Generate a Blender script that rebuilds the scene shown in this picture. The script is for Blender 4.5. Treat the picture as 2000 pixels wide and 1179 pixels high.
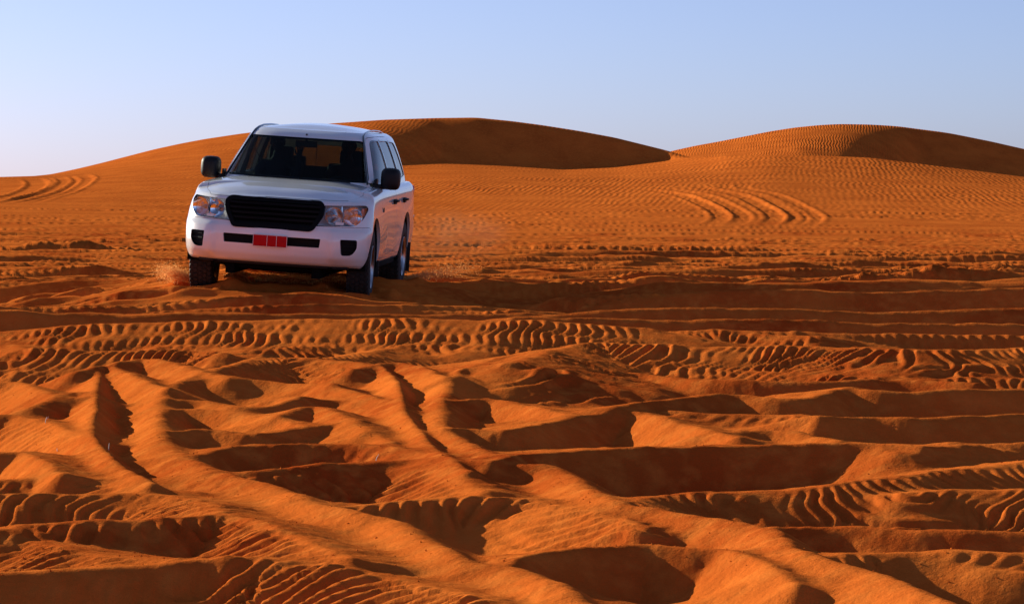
import bpy, bmesh, math, random
import numpy as np
from mathutils import Vector, Matrix, Euler

for _o in list(bpy.data.objects):
    bpy.data.objects.remove(_o)
SC = bpy.context.scene
COL = SC.collection
rad = math.radians

# ---------------------------------------------------------------- camera
FPX, U0, V0 = 5556.0, 1000.0, 589.5          # a 100 mm lens; pixel sizes of the 2000 px photograph
PITCH = math.atan(239.5 / FPX)
HCAM = 1.26
cam_d = bpy.data.cameras.new('camera')
cam = bpy.data.objects.new('camera', cam_d)
COL.objects.link(cam)
cam_d.sensor_width = 36.0
cam_d.lens = FPX * 36.0 / 2000.0
cam_d.clip_start = 0.1
cam_d.clip_end = 20000
cam.location = (0, 0, HCAM)
cam.rotation_euler = (rad(90) - PITCH, 0, 0)
SC.camera = cam

# ---------------------------------------------------------------- sky and sun
SUN_EL, SUN_BACK = rad(16.5), rad(38.0)       # sun low on the left, behind the car
sun_vec = Vector((-math.cos(SUN_EL) * math.cos(SUN_BACK), math.cos(SUN_EL) * math.sin(SUN_BACK), math.sin(SUN_EL)))
world = bpy.data.worlds.new('World')
SC.world = world
world.use_nodes = True
wn = world.node_tree
wn.nodes.clear()
sky = wn.nodes.new('ShaderNodeTexSky')
sky.sky_type = 'NISHITA'
sky.sun_disc = False
sky.sun_elevation = SUN_EL
sky.sun_rotation = math.atan2(sun_vec.x, sun_vec.y)
sky.altitude = 0
sky.air_density = 0.6
sky.dust_density = 0.5
sky.ozone_density = 8.0
bg = wn.nodes.new('ShaderNodeBackground')
bg.inputs['Strength'].default_value = 0.08
wo = wn.nodes.new('ShaderNodeOutputWorld')
wb = wn.nodes.new('ShaderNodeVectorMath')      # white balance of the whole sky
wb.operation = 'MULTIPLY'
wb.inputs[1].default_value = (1.95, 1.31, 1.22)
wn.links.new(sky.outputs[0], wb.inputs[0])
pale = wn.nodes.new('ShaderNodeHueSaturation')
pale.inputs['Saturation'].default_value = .80
wn.links.new(wb.outputs[0], pale.inputs['Color'])
wn.links.new(pale.outputs[0], bg.inputs[0])
wn.links.new(bg.outputs[0], wo.inputs[0])
sl = bpy.data.lights.new('sun', 'SUN')
sl.energy = 5.0
sl.angle = rad(0.5)
sl.color = (1.0, 0.96, 0.76)
sun = bpy.data.objects.new('sun', sl)
COL.objects.link(sun)
sun.rotation_euler = sun_vec.to_track_quat('Z', 'Y').to_euler()
vs = SC.view_settings
vs.view_transform = 'Standard'
vs.look = 'None'
vs.exposure = 0.5
vs.gamma = 1.0
vs.use_curve_mapping = False
SC.cycles.max_bounces = 8
SC.cycles.transparent_max_bounces = 16

# ---------------------------------------------------------------- material helpers
def mat(name, col=(.5, .5, .5), rough=.5, metal=0.0, coat=0.0, spec=None, bump=None, vary=None):
    m = bpy.data.materials.new(name)
    m.use_nodes = True
    nt = m.node_tree
    b = nt.nodes['Principled BSDF']
    b.inputs['Base Color'].default_value = (*col, 1)
    b.inputs['Roughness'].default_value = rough
    b.inputs['Metallic'].default_value = metal
    b.inputs['Coat Weight'].default_value = coat
    b.inputs['Coat Roughness'].default_value = 0.04
    if spec is not None:
        b.inputs['Specular IOR Level'].default_value = spec
    tc = nt.nodes.new('ShaderNodeTexCoord')
    if vary:                                   # (scale, amount): dusty unevenness of the colour
        n = nt.nodes.new('ShaderNodeTexNoise')
        n.inputs['Scale'].default_value = vary[0]
        n.inputs['Detail'].default_value = 6
        nt.links.new(tc.outputs['Object'], n.inputs['Vector'])
        r = nt.nodes.new('ShaderNodeMix')
        r.data_type = 'RGBA'
        r.inputs[6].default_value = (*col, 1)
        r.inputs[7].default_value = (*(vary[2] if len(vary) > 2 else tuple(c * .6 for c in col)), 1)
        mr = nt.nodes.new('ShaderNodeMapRange')
        mr.inputs[1].default_value = .42
        mr.inputs[2].default_value = .72
        mr.inputs[4].default_value = vary[1]
        nt.links.new(n.outputs['Fac'], mr.inputs[0])
        nt.links.new(mr.outputs[0], r.inputs[0])
        nt.links.new(r.outputs[2], b.inputs['Base Color'])
    if bump:                                   # (scale, distance)
        n = nt.nodes.new('ShaderNodeTexNoise')
        n.inputs['Scale'].default_value = bump[0]
        n.inputs['Detail'].default_value = 4
        nt.links.new(tc.outputs['Object'], n.inputs['Vector'])
        bp = nt.nodes.new('ShaderNodeBump')
        bp.inputs['Distance'].default_value = bump[1]
        bp.inputs['Strength'].default_value = 1
        nt.links.new(n.outputs['Fac'], bp.inputs['Height'])
        nt.links.new(bp.outputs[0], b.inputs['Normal'])
    return m

# ---------------------------------------------------------------- terrain
cp, sp_ = math.cos(PITCH), math.sin(PITCH)

def at(u, v, z):
    """the world point at height z that the pixel (u, v) looks at"""
    cx, cz = (u - U0) / FPX, -(v - V0) / FPX
    dy, dz = cp + cz * sp_, -sp_ + cz * cp
    t = (z - HCAM) / dz
    return (t * cx, t * dy)

def zof(v, D):
    """height seen at row v at the depth D"""
    cz = -(np.asarray(v, float) - V0) / FPX
    return HCAM + D * (-sp_ + cz * cp) / (cp + cz * sp_)

def smooth(a, b, x):
    t = np.clip((x - a) / (b - a), 0, 1)
    return t * t * (3 - 2 * t)

_perm = np.random.RandomState(7).permutation(4096).astype(np.int32)

def perlin(x, y, seed=0):
    xi = np.floor(x).astype(np.int64); yi = np.floor(y).astype(np.int64)
    xf = (x - xi).astype(np.float32); yf = (y - yi).astype(np.float32)
    def g(ix, iy):
        h = _perm[(_perm[(ix + seed * 131) & 4095] + iy) & 4095]
        return h * (2 * np.pi / 4096)
    def d(ix, iy, fx, fy):
        a = g(ix, iy)
        return np.cos(a) * fx + np.sin(a) * fy
    u = xf * xf * xf * (xf * (xf * 6 - 15) + 10); v = yf * yf * yf * (yf * (yf * 6 - 15) + 10)
    a = d(xi, yi, xf, yf); b = d(xi + 1, yi, xf - 1, yf)
    c = d(xi, yi + 1, xf, yf - 1); e = d(xi + 1, yi + 1, xf - 1, yf - 1)
    return ((a + u * (b - a)) * (1 - v) + (c + u * (e - c)) * v) * 1.4

def seg_rows(spec):
    out = []
    for a, b, s in spec:
        out += list(np.arange(a, b - 1e-6, s))
    return out

ROWS = np.array(seg_rows([(.4, 2.4, .4), (2.4, 7.6, .12), (7.6, 14.2, .0155), (14.2, 20.2, .027), (20.2, 34.6, .05),
                          (34.6, 48, .09), (48, 60, .15), (60, 112, .42), (112, 141, .65), (141, 153, .3), (153, 200, 1.4), (200, 223, 1.1), (223, 240, .4), (240, 250, 1.2)])
                + list(250 * (24.0 ** (np.arange(1, 27) / 26.0))))
phd = np.linspace(-.232, .225, 900)
sid = .03 * np.geomspace(.1, 1, 12); sid = np.cumsum(sid)
def outer(p0, sgn):
    out, p, st = [], p0, .0006
    while p + st < math.pi - 1e-6:
        p += st; out.append(p); st *= 1.14
        st = min(st, .16)
    return np.array(out) * sgn
phL = outer(.232, -1)[::-1]; phR = outer(.225, 1)
PH = np.concatenate([phL, phd, phR])
RR, PP = np.meshgrid(ROWS, PH, indexing='ij')
GX = RR * np.sin(PP); GY = RR * np.cos(PP)
PC = np.clip(PP, -.5, .5)
GU = U0 + FPX * np.tan(PC)
GD = RR * np.cos(PC)

def ucurve(pts, U):
    p = np.array(pts, float)
    return np.interp(U, p[:, 0], p[:, 1])

uu = np.linspace(-2100, 4100, 1240)
def sm(vals, k=9):
    w = np.hanning(k + 2)[1:-1]; w /= w.sum()
    return np.convolve(np.pad(vals, k // 2, mode='edge'), w, 'valid')
C = []   # control curves: (depth(u), height(u)) along every azimuth
def ctrl(D, z): C.append((np.broadcast_to(np.asarray(D, float), uu.shape).copy(), np.broadcast_to(np.asarray(z, float), uu.shape).copy()))
ctrl(0.0, 0.0)
ctrl(45.0, 0.0)
ctrl(62.0, zof(sm(ucurve([(-2000, 460), (0, 452), (800, 458), (2000, 466), (4000, 470)], uu)), 62))
ctrl(84.0, zof(sm(ucurve([(-2000, 405), (0, 402), (400, 408), (900, 414), (1400, 400), (2000, 408), (4000, 430)], uu)), 84))
v4 = ucurve([(-2100, 385), (-300, 382), (0, 372), (200, 352), (400, 342), (700, 352), (900, 345), (1200, 350), (1500, 338), (1800, 352), (2000, 364), (2400, 390), (4100, 410)], uu)
ctrl(108.0, zof(sm(v4, 21), 108))
v5 = ucurve([(-2100, 372), (-300, 356), (0, 345.5), (100, 343), (200, 334), (300, 324), (400, 314), (500, 312), (600, 316), (700, 320), (780, 320), (860, 315), (1000, 324),
             (1100, 331), (1200, 326), (1349, 308), (1440, 303), (1520, 301.5), (1610, 303), (1700, 307), (1850, 326), (2000, 345), (2300, 372), (4100, 390)], uu)
D5 = ucurve([(-2100, 126), (720, 126), (780, 134), (860, 144.3), (950, 145.2), (1100, 146.4), (1200, 147.6), (1300, 148.6), (1349, 143), (1420, 130), (1500, 126), (4100, 126)], uu)
D5 = sm(D5, 5)
ctrl(D5, zof(sm(v5, 7), D5))
v6 = ucurve([(-2100, 390), (-300, 366), (0, 348), (60, 344.5), (100, 340.5), (150, 330), (200, 318), (250, 305), (300, 292), (350, 281), (400, 271.5), (470, 261), (560, 250), (640, 241.5), (750, 233.5),
             (850, 230), (930, 229), (1000, 236), (1060, 244), (1130, 255), (1200, 268), (1260, 283), (1300, 293), (1350, 308), (1400, 320), (1500, 340), (2000, 372), (4100, 390)], uu)
ctrl(150.0, zof(sm(v6, 7), 150))
ctrl(188.0, 0.3)
D8 = sm(ucurve([(-2100, 202), (1560, 198), (1670, 207), (1790, 227), (2000, 228.5), (2300, 231), (4100, 231)], uu), 9)
ctrl(D8, np.interp(uu, [1000, 1500, 1640, 1760, 4100], [.4, 1.6, 1.9, 1.5, .5]))
v9 = ucurve([(-2100, 380), (1100, 352), (1200, 330), (1310, 295), (1360, 284), (1400, 277), (1450, 267), (1500, 257), (1550, 249), (1600, 244), (1640, 242), (1700, 243), (1750, 246), (1850, 259), (1930, 275),
             (2000, 291), (2150, 325), (2300, 350), (4100, 385)], uu)
ctrl(234.0, zof(sm(v9, 9), 234))
ctrl(300.0, 0.0)
ctrl(700.0, -1.0)
ctrl(7000.0, -1.5)
BZ = np.zeros(GX.shape)
Dk = [np.interp(GU, uu, d) for d, z in C]
Zk = [np.interp(GU, uu, z) for d, z in C]
for k in range(len(C) - 1):
    m_ = (GD >= Dk[k]) & (GD < Dk[k + 1])
    t_ = (GD[m_] - Dk[k][m_]) / (Dk[k + 1][m_] - Dk[k][m_])
    if k in (1, 6, 7, 9, 10):
        t_ = t_ * t_ * (3 - 2 * t_)
    BZ[m_] = Zk[k][m_] * (1 - t_) + Zk[k + 1][m_] * t_
del Dk, Zk
# soften creases along the line of sight
for _ in range(3):
    BZ[1:-1] = .25 * BZ[:-2] + .5 * BZ[1:-1] + .25 * BZ[2:]

NR, NC = GX.shape
# the car's own ground: a plane under the wheels, blended into the rest
th = -PITCH
CARM = (Matrix.Rotation(th, 4, 'X') @ Matrix.Rotation(rad(-4.2), 4, 'Z') @ Matrix.Rotation(rad(4.08), 4, 'Y') @ Matrix.Rotation(rad(3.28), 4, 'X'))
_o = Matrix.Rotation(th, 3, 'X') @ Vector((-2.449, 30.109, 0.038))
CARM = Matrix.Translation(Vector((_o.x, _o.y, _o.z + HCAM))) @ CARM
SINK = .14
nrm = (CARM.to_3x3() @ Vector((0, 0, 1)))
p0 = CARM @ Vector((0, 1.4, SINK))
plane = p0.z - (nrm.x * (GX - p0.x) + nrm.y * (GY - p0.y)) / nrm.z
wc = np.exp(-(((GX - p0.x) / 2.2) ** 2 + ((GY - p0.y) / 3.4) ** 2) ** 1.4)
near = GD < 60
# broad swells
sw = perlin(GX / 5.0, GY / 7.0, 1) * .05 + perlin(GX / 1.9, GY / 3.0, 2) * .02
BZ = BZ + sw * smooth(5, 9, GD) * (1 - smooth(45, 70, GD)) * .6
BZ = BZ * (1 - wc) + plane * wc
F1 = perlin(GX / .55, GY / .55, 3); F2 = perlin(GX / .22, GY / .22, 4); F3 = perlin(GX / .09, GY / .09, 5)
relief_on = smooth(4.5, 7.5, GD) * (1 - smooth(30, 36, GD))
floor = -.20 + .03 * F1 + .008 * F2
H = np.where(relief_on > 0, floor * relief_on, 0.0) * (1 - wc)
KS = 75.0
BKS = 1.75        # back slopes

def smax(i, j, h):
    a = H[i, j]
    m = np.maximum(a, h)
    H[i, j] = m + np.log1p(np.exp(-KS * np.abs(a - h))) / KS

def catmull(P, n=5):
    P = np.array(P, float)
    if len(P) < 3:
        return P
    Q = np.vstack([2 * P[0] - P[1], P, 2 * P[-1] - P[-2]])
    out = []
    for i in range(1, len(Q) - 2):
        for t in np.linspace(0, 1, n, endpoint=False):
            out.append(.5 * ((2 * Q[i]) + (-Q[i - 1] + Q[i + 1]) * t + (2 * Q[i - 1] - 5 * Q[i] + 4 * Q[i + 1] - Q[i + 2]) * t * t + (-Q[i - 1] + 3 * Q[i] - 3 * Q[i + 1] + Q[i + 2]) * t ** 3))
    out.append(P[-1])
    return np.array(out)

RAD2 = GX * GX + GY * GY

def near_line(W, R):
    """grid points within R of the polyline W (n x 3): indices, nearest distance, offset, length along, crest height"""
    xs, ys = W[:, 0], W[:, 1]
    r = np.hypot(xs, ys)
    i0, i1 = np.searchsorted(ROWS, [max(r.min() - R, .5), r.max() + R])
    ph = np.arctan2(xs, ys)
    dp = R / max(r.min(), 1)
    j0, j1 = np.searchsorted(PH, [ph.min() - dp, ph.max() + dp])
    if i1 <= i0 or j1 <= j0:
        return None
    gx, gy = GX[i0:i1, j0:j1], GY[i0:i1, j0:j1]
    best = np.full(gx.shape, 1e9); ox = np.zeros_like(gx); oy = np.zeros_like(gx); S = np.zeros_like(gx); Z = np.zeros_like(gx)
    s0 = 0.0
    for k in range(len(W) - 1):
        a, b = W[k], W[k + 1]
        dx, dy = b[0] - a[0], b[1] - a[1]
        L2 = dx * dx + dy * dy + 1e-12; L = math.sqrt(L2)
        t = np.clip(((gx - a[0]) * dx + (gy - a[1]) * dy) / L2, 0, 1)
        ex = gx - (a[0] + t * dx); ey = gy - (a[1] + t * dy)
        d2 = ex * ex + ey * ey
        m = d2 < best
        best[m] = d2[m]; ox[m] = ex[m]; oy[m] = ey[m]
        S[m] = s0 + t[m] * L; Z[m] = a[2] + t[m] * (b[2] - a[2])
        s0 += L
    return (slice(i0, i1), slice(j0, j1)), np.sqrt(best), ox, oy, S, Z, s0

def lug(ph):
    return np.tanh(2.2 * np.sin(2 * np.pi * ph)) 

def ridge(pts, z=.07, fs=.62, bs=.12, n=(0, -1), bk=1.0, tread=0, tw=(0.02, .6), lam=.1, r=.03, shear=.25, zs=None, seed=0, D=None):
    if fs > .5: fs *= 1.14
    W = []
    for k, (u, v) in enumerate(pts):
        zz = zs[k] if zs else z
        if D:                       # a crest at a given distance: its height follows from its row
            x, y = (u - U0) / FPX * D, D
            i_ = int(np.searchsorted(ROWS, math.hypot(x, y))); j_ = int(np.searchsorted(PH, math.atan2(x, y)))
            zz = float(zof(v, D)) - float(BZ[min(i_, NR - 1), min(max(j_, 0), NC - 1)])
        else:
            x, y = at(u, v, zz)
        W.append((x, y, zz))
    W = catmull(W)
    R = .45 / min(max(bs, .1), 1) * .8
    R = min(max(R, .9), 2.6)
    q = near_line(W, R)
    if q is None:
        return
    (si, sj), d, ox, oy, S, Z, L = q
    nn = math.hypot(*n)
    c = (ox * n[0] + oy * n[1]) / nn / np.maximum(d, 1e-5)
    w = smooth(-.55, .45, c)
    slope = bs * BKS + (fs - bs * BKS) * w
    f1 = F1[si, sj]; f2 = F2[si, sj]
    dd = np.sqrt(d * d + r * r) - r
    h = Z - slope * dd * (1 + .30 * f1) + .013 * f1 + .006 * f2
    if tread:
        wig = .32 * np.sin(d * 15 + seed + 2.6 * f1) + 1.1 * f1 + .25 * f2
        ph = (S + shear * d) / lam + wig
        mk = smooth(tw[0], tw[0] + .05, d) * (1 - smooth(tw[1] - .08, tw[1], d)) * w * smooth(-1.1, -.35, F1[si, sj] + .2)
        h = h + 1.35 * tread * lug(ph) * mk * np.clip(.72 + 1.0 * f1 + .5 * f2, .05, 1.4)
    smax(si, sj, h)

def B(s):
    return [tuple(float(q) for q in p.split(',')) for p in s.split()]

# --- foreground crests, traced as (u, v) of the photograph with their heights ---
TR = .009
# slabs bottom left
ridge(B('470,1088 600,1096 800,1130 950,1172 1040,1200'), .085, .38, .10, tread=.011, tw=(.0, .5), lam=.08, shear=.6)
ridge(B('-260,1105 0,1104 250,1095 470,1090 560,1098'), .085, .66, .10, tread=.004, tw=(.03, .3), lam=0.063)
ridge(B('-260,1028 0,1035 60,1046 140,1062 230,1078 330,1088'), .075, .34, .10, tread=TR, tw=(.0, .5), lam=0.059)
ridge(B('-260,1020 0,1020 50,1012 150,1010 275,1007 350,1000 425,995 480,1000 560,1030 640,1062 690,1085'), .11, .46, .10, tread=TR, tw=(.02, .5), lam=0.084, shear=.5)
ridge(B('-260,950 0,952 150,949 300,950 355,956 400,968 430,990'), .10, .36, .10, tread=.0095, tw=(.0, .5), lam=0.073, shear=.35)
ridge(B('-260,925 0,925 100,920 175,920 230,936 300,946'), .085, .4, .10, tread=.010, tw=(.02, .3), lam=0.077)
ridge(B('-260,872 0,874 50,875 85,890 125,914'), .12, .68, .10)
ridge(B('-260,810 0,806 60,812 120,828 170,850'), .10, .6, .12, tread=.005)
ridge(B('-260,742 0,744 60,752 110,770 160,772'), .12, .55, .14, tread=.004)
ridge(B('60,790 110,775 150,768 185,772'), .11, .5, .3)
# trench one: shaded left wall and lit right wall
ridge(B('195,722 188,760 186,800 180,840 215,882 250,905 300,930'), .12, .85, .34, n=(.9, .1), r=.025)
ridge(B('505,697 440,719 380,736 345,753 320,783 315,830 336,866 390,893 430,912 540,940 600,965 700,990 780,1006 850,1054 925,1088 1010,1102 1100,1150 1160,1190'), .105, .60, .32, n=(.75, -.5), r=.05)
# cross crests between the trenches
ridge(B('350,748 400,742 500,744 600,750 650,757'), .10, .62, .1)
ridge(B('325,783 400,784 470,792 540,788 590,775'), .10, .62, .1)
ridge(B('315,803 360,797 450,803 540,816 600,830'), .10, .66, .1)
ridge(B('545,808 580,797 615,792 650,800 690,818 720,835'), .12, .5, .16)
ridge(B('340,840 400,838 500,842 600,832 665,828 725,840 770,860'), .10, .66, .1)
ridge(B('388,875 450,865 550,862 640,861 750,867 850,882 890,900'), .11, .70, .08, tread=.003)
ridge(B('410,913 500,910 600,902 700,895 800,891 850,899 900,920 950,945'), .10, .46, .1, tread=.010, tw=(.06, .5), lam=0.098)
ridge(B('560,960 650,975 715,973 800,967 875,962 1000,961 1050,963 1125,980 1215,1001 1262,1018'), .09, .48, .1, tread=.0095, tw=(.0, .45), lam=0.105, shear=1.0)
ridge(B('990,1092 1015,1082 1050,1072 1150,1062 1250,1057 1350,1062 1425,1068 1500,1095 1560,1130'), .10, .74, .1, r=.02)
ridge(B('1530,1120 1600,1125 1660,1142 1760,1165 1850,1195'), .08, .5, .2, tread=.006)
# trench two
ridge(B('735,712 775,745 790,800 825,845 865,882 920,912'), .12, .85, .34, n=(.92, .1), r=.025)
ridge(B('1000,703 960,709 905,728 878,752 864,790 868,832 905,856 955,882 1010,897 1090,903 1130,925 1165,950 1215,972 1290,982 1400,1000 1500,1022 1545,1058 1610,1084 1700,1108 1800,1150 1890,1190'), .115, .62, .33, n=(.75, -.5), r=.05)
# right of trench two
ridge(B('870,786 950,782 1000,787 1050,797 1120,813'), .11, .68, .1)
ridge(B('872,840 915,836 1000,838 1075,820 1150,809 1240,806 1300,817 1375,833 1440,850'), .12, .62, .1)
ridge(B('960,893 1000,886 1050,877 1125,870 1200,867 1350,865 1500,862 1685,862 1800,868'), .13, .74, .07, r=.02)
ridge(B('1690,868 1760,880 1840,875 1900,868'), .11, .4, .15)
ridge(B('1215,973 1300,952 1450,945 1600,937 1750,925 1850,912 1995,896 2250,880'), .11, .36, .10, tread=.0095, tw=(.01, .5), lam=0.073, shear=.35)
ridge(B('1780,950 1850,946 1920,945 2000,945 2250,947'), .10, .36, .10, tread=.0105, tw=(.0, .5), lam=0.084, shear=.8)
ridge(B('1512,1018 1650,1018 1800,1026 2000,1031 2250,1035'), .07, .72, .1)
ridge(B('1610,1086 1660,1073 1700,1069 1800,1067 2000,1070 2250,1074'), .09, .5, .1, tread=.007, tw=(.0, .2), lam=0.098, shear=.6)
ridge(B('1840,1090 1900,1098 2000,1105 2250,1110'), .06, .72, .15)
# upper right
ridge(B('1000,712 1050,700 1100,683 1175,677 1300,680 1450,681 1600,683 1800,690 2000,683 2300,680'), .17, .24, .10, tread=.0105, tw=(.02, .8), lam=0.081, shear=.3)
ridge(B('960,712 1050,712 1125,716 1250,722 1400,728 1600,737 1800,745 2000,742 2300,745'), .05, .32, .10, tread=.0095, tw=(.0, .6), lam=0.084, shear=.3)
ridge(B('1250,736 1400,748 1600,752 1750,750 1900,756'), .05, .66, .1)
ridge(B('1190,798 1300,783 1425,773 1525,777 1590,775 1640,764 1665,760'), .14, .66, .10)
ridge(B('1660,763 1740,766 1875,764 2000,760 2300,756'), .14, .68, .10)
ridge(B('1600,816 1700,814 1800,815 1925,812 2000,807 2300,800'), .13, .62, .1)
ridge(B('1860,864 2000,866 2300,872'), .10, .66, .1)
ridge(B('1370,848 1475,840 1550,842 1640,857'), .10, .5, .2)
ridge(B('1190,800 1350,808 1500,812 1620,818'), .10, .35, .1, tread=.004)
# upper left and middle
ridge(B('-300,655 0,647 100,637 250,630 450,625 700,622 1000,624 1250,640'), .17, .20, .10, D=21.4, tread=.009, tw=(.03, 1.2), lam=0.087, shear=.25)
ridge(B('-300,662 0,665 60,677 200,681 380,684 440,690'), .07, .30, .10, tread=.012, tw=(.0, .7), lam=0.084)
ridge(B('330,672 425,675 500,681 600,676 700,665 860,652 1000,650 1180,655'), .07, .28, .10, tread=.009, tw=(.0, .7), lam=0.091, shear=.5)
ridge(B('600,705 700,690 780,676 850,671 1000,660 1200,660 1400,655 1600,660'), .06, .28, .10, tread=.009, tw=(.0, .6), lam=0.084)
ridge(B('470,712 540,700 620,703 700,710 760,722'), .10, .38, .1, tread=.015, tw=(.02, .6), lam=0.098, shear=.7)
ridge(B('150,724 215,716 250,728 290,745 330,760'), .14, .55, .2)
ridge(B('230,708 280,700 350,712 400,727 450,738'), .12, .5, .15)
ridge(B('690,725 735,714 785,711 830,722 870,742'), .13, .42, .25)
ridge(B('640,753 700,768 770,787 805,802'), .10, .5, .15, n=(.3, -.9))
# long dark-faced crests in front of the car
ridge(B('-300,604 0,604 100,606 200,599 330,590 450,583 560,581 650,586 740,594 800,600'), .10, .68, .10, D=26.7, r=.015)
ridge(B('230,613 330,607 450,600 560,599 800,601 1000,604'), .09, .66, .1, D=25.8, tread=.006, tw=(0, .3))
ridge(B('-300,612 0,613 100,617 250,614 380,610 600,611 800,612 1100,613 1300,617'), .09, .72, .1, D=24.9, r=.015)
ridge(B('1150,575 1250,571 1400,574 1550,567 1700,570 2000,562 2300,560'), .1, .72, .1, r=.015, D=28.3)
ridge(B('1300,549 1500,553 1700,549 2000,552 2300,550'), .1, .6, .1, r=.015, D=31.5)
ridge(B('1010,616 1090,611 1170,606 1240,602 1300,600 1360,599 1430,599 1520,600 1700,608 1850,603 2000,600 2300,598'), .16, .76, .10, D=24.3, r=.015)
ridge(B('1000,618 1200,621 1500,622 1700,630 2000,632 2300,634'), .10, .76, .08, D=23.3, r=.015)
ridge(B('1200,652 1400,644 1600,648 1800,652 2000,655 2300,655'), .06, .66, .1, D=21.9, tread=.008, tw=(0, .4))

# low rims of older ruts crossing the flat beside and behind the car
rr0 = random.Random(23)
for D_, spans in ((32.6, ((820, 2300), (-300, 330))), (34.4, ((860, 1500), (1560, 2300))), (36.2, ((-300, 340), (900, 2300))), (38.2, ((840, 1700), (1750, 2300))),
                  (40.5, ((-300, 300), (1000, 2300))), (43.0, ((830, 1400), (1450, 2200), (-300, 250))), (46.0, ((900, 2300),)), (49.5, ((-250, 340), (820, 1600)))):
    for u0_, u1_ in spans:
        n_ = max(4, int((u1_ - u0_) / 170)); ph_ = rr0.uniform(0, 6)
        base_v = 350 + FPX * (HCAM - .085) / D_
        P_ = []
        for k in range(n_ + 1):
            f_ = k / n_
            ed = min(1, 5 * f_, 5 * (1 - f_))                       # rims sink into the ground at their ends
            P_.append((u0_ + (u1_ - u0_) * f_, base_v + 2.2 * math.sin(ph_ + 4 * f_) + rr0.uniform(-1.6, 1.6) + (1 - ed) * 11))
        ridge(P_, .1, .58, .08, r=.015, D=D_, tread=.006 if rr0.random() < .6 else 0, tw=(0, .5), lam=.10)

# --- wheel tracks that cross the middle distance ---
def track(W, w=.15, depth=.05, rim=.045, lam=.12, amp=.014, hump=1.0, tp=1.5):
    W = catmull(np.array([(x, y, 0) for x, y in W]), 6)
    q = near_line(W, w + .5)
    if q is None:
        return
    (si, sj), d, ox, oy, S, Z, L = q
    f1 = F1[si, sj]
    ends = smooth(0, tp, S) * (1 - smooth(L - tp, L, S))
    prof = -depth * (1 - smooth(w * .8, w * 1.15, d)) + rim * np.exp(-((d - w * 1.45) / .085) ** 2) * (1 + .6 * f1)
    prof = prof + amp * lug(S / lam + .5 * np.sin(d * 14) * np.sign(ox + oy) + .3 * f1) * (1 - smooth(w * .75, w, d))
    H[si, sj] += prof * ends * hump

rg = random.Random(11)
for k in range(64):
    y0 = 26.0 + 25 * (k / 64.0) ** 1.05 + rg.uniform(-.6, .6)
    x0, x1 = -y0 * .25 - 1, y0 * .25 + 1
    if rg.random() < .35: x0 = rg.uniform(-y0 * .1, y0 * .1)
    sl_ = rg.uniform(-.22, .22); cv = rg.uniform(-.5, .5)
    n_ = 7
    pts_ = [(x0 + (x1 - x0) * t, y0 + sl_ * (x0 + (x1 - x0) * t) + cv * math.sin(3.1 * t + rg.uniform(-.2, .2))) for t in np.linspace(0, 1, n_)]
    cx_ = min(abs(p[1] - 31.5) for p in pts_)
    fq = 1.0 if y0 < 38 else .55
    track(pts_, w=rg.uniform(.13, .17), depth=rg.uniform(.02, .045) * fq, rim=rg.uniform(.015, .045) * fq, lam=rg.uniform(.1, .14), amp=rg.uniform(.005, .011))
# two pairs of curved tracks on the far flat at the right, and the pair on the far left
for du in (0, 40, 105, 150, 180):
    track([((u + du - U0) / FPX * D, D) for u, D in [(1180 + du * .6, 101), (1270, 96), (1330, 91), (1372, 85), (1398, 79), (1410, 73), (1380, 66.5)]], w=.22, depth=.020, rim=.020, lam=.5, amp=.004, tp=9)
for du in (0, 60, 90):
    track([((u + du - U0) / FPX * D, D) for u, D in [(60, 124), (75, 112), (45, 100), (-10, 92), (-60, 85)]], w=.35, depth=.035, rim=.03, lam=.5, amp=.0, tp=9)
for k in range(46):
    y0 = 40 + 42 * (k / 46.0) ** 1.2 + rg.uniform(-.8, .8); s_ = rg.uniform(-.28, .28); xm = rg.uniform(-y0 * .2, y0 * .2); hw = rg.uniform(.08, .22) * y0
    track([(xm + hw * t, y0 + s_ * hw * t + rg.uniform(-.3, .3)) for t in (-1, -.6, -.2, .2, .6, 1)], w=rg.uniform(.16, .24), depth=rg.uniform(.02, .04), rim=rg.uniform(.012, .028), lam=rg.uniform(.15, .26), amp=rg.uniform(.009, .018), tp=2.5)
for y0, s_ in ((52, .05), (54, -.04), (57, .09), (59, .02), (49.5, -.06)):
    track([(x, y0 + s_ * x) for x in np.linspace(-16, 16, 7)], w=.2, depth=.035, rim=.04, lam=.2, amp=.015)

# churned, trampled sand
ch = smooth(16, 20, GD) * (1 - smooth(80, 100, GD))
chm = np.clip(.5 + perlin(GX / 6, GY / 12, 8) * 1.2, .12, 1)
R1 = .5 - 2 * np.abs(perlin(GX / .30 + GY / 1.1, GY / .9, 9)); R2 = perlin(GX / .5, GY / .8, 12)
H += ch * chm * (.007 * R1 + .011 * R2) * (.5 + .5 * smooth(30, 50, GD)) * (1 + .2 * smooth(48, 60, GD))
# undisturbed wind ripples far out
RX = GX * .85 + GY * .2 + .55 * perlin(GX / 2.2, GY / 4, 14) + .5 * perlin(GX / 5.5, GY / 9, 17)
H += smooth(95, 112, GD) * (1 - smooth(165, 200, GD)) * .0018 * np.sin(2 * np.pi * RX / .25) * np.clip(.35 + 1.2 * perlin(GX / 7, GY / 12, 15), 0, 1)
for ax in (0, 1):
    Hs = H.copy()
    if ax: Hs[:, 1:-1] = .18 * H[:, :-2] + .64 * H[:, 1:-1] + .18 * H[:, 2:]
    else: Hs[1:-1] = .15 * H[:-2] + .7 * H[1:-1] + .15 * H[2:]
    H = np.where(GD < 26, Hs, H)
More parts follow.
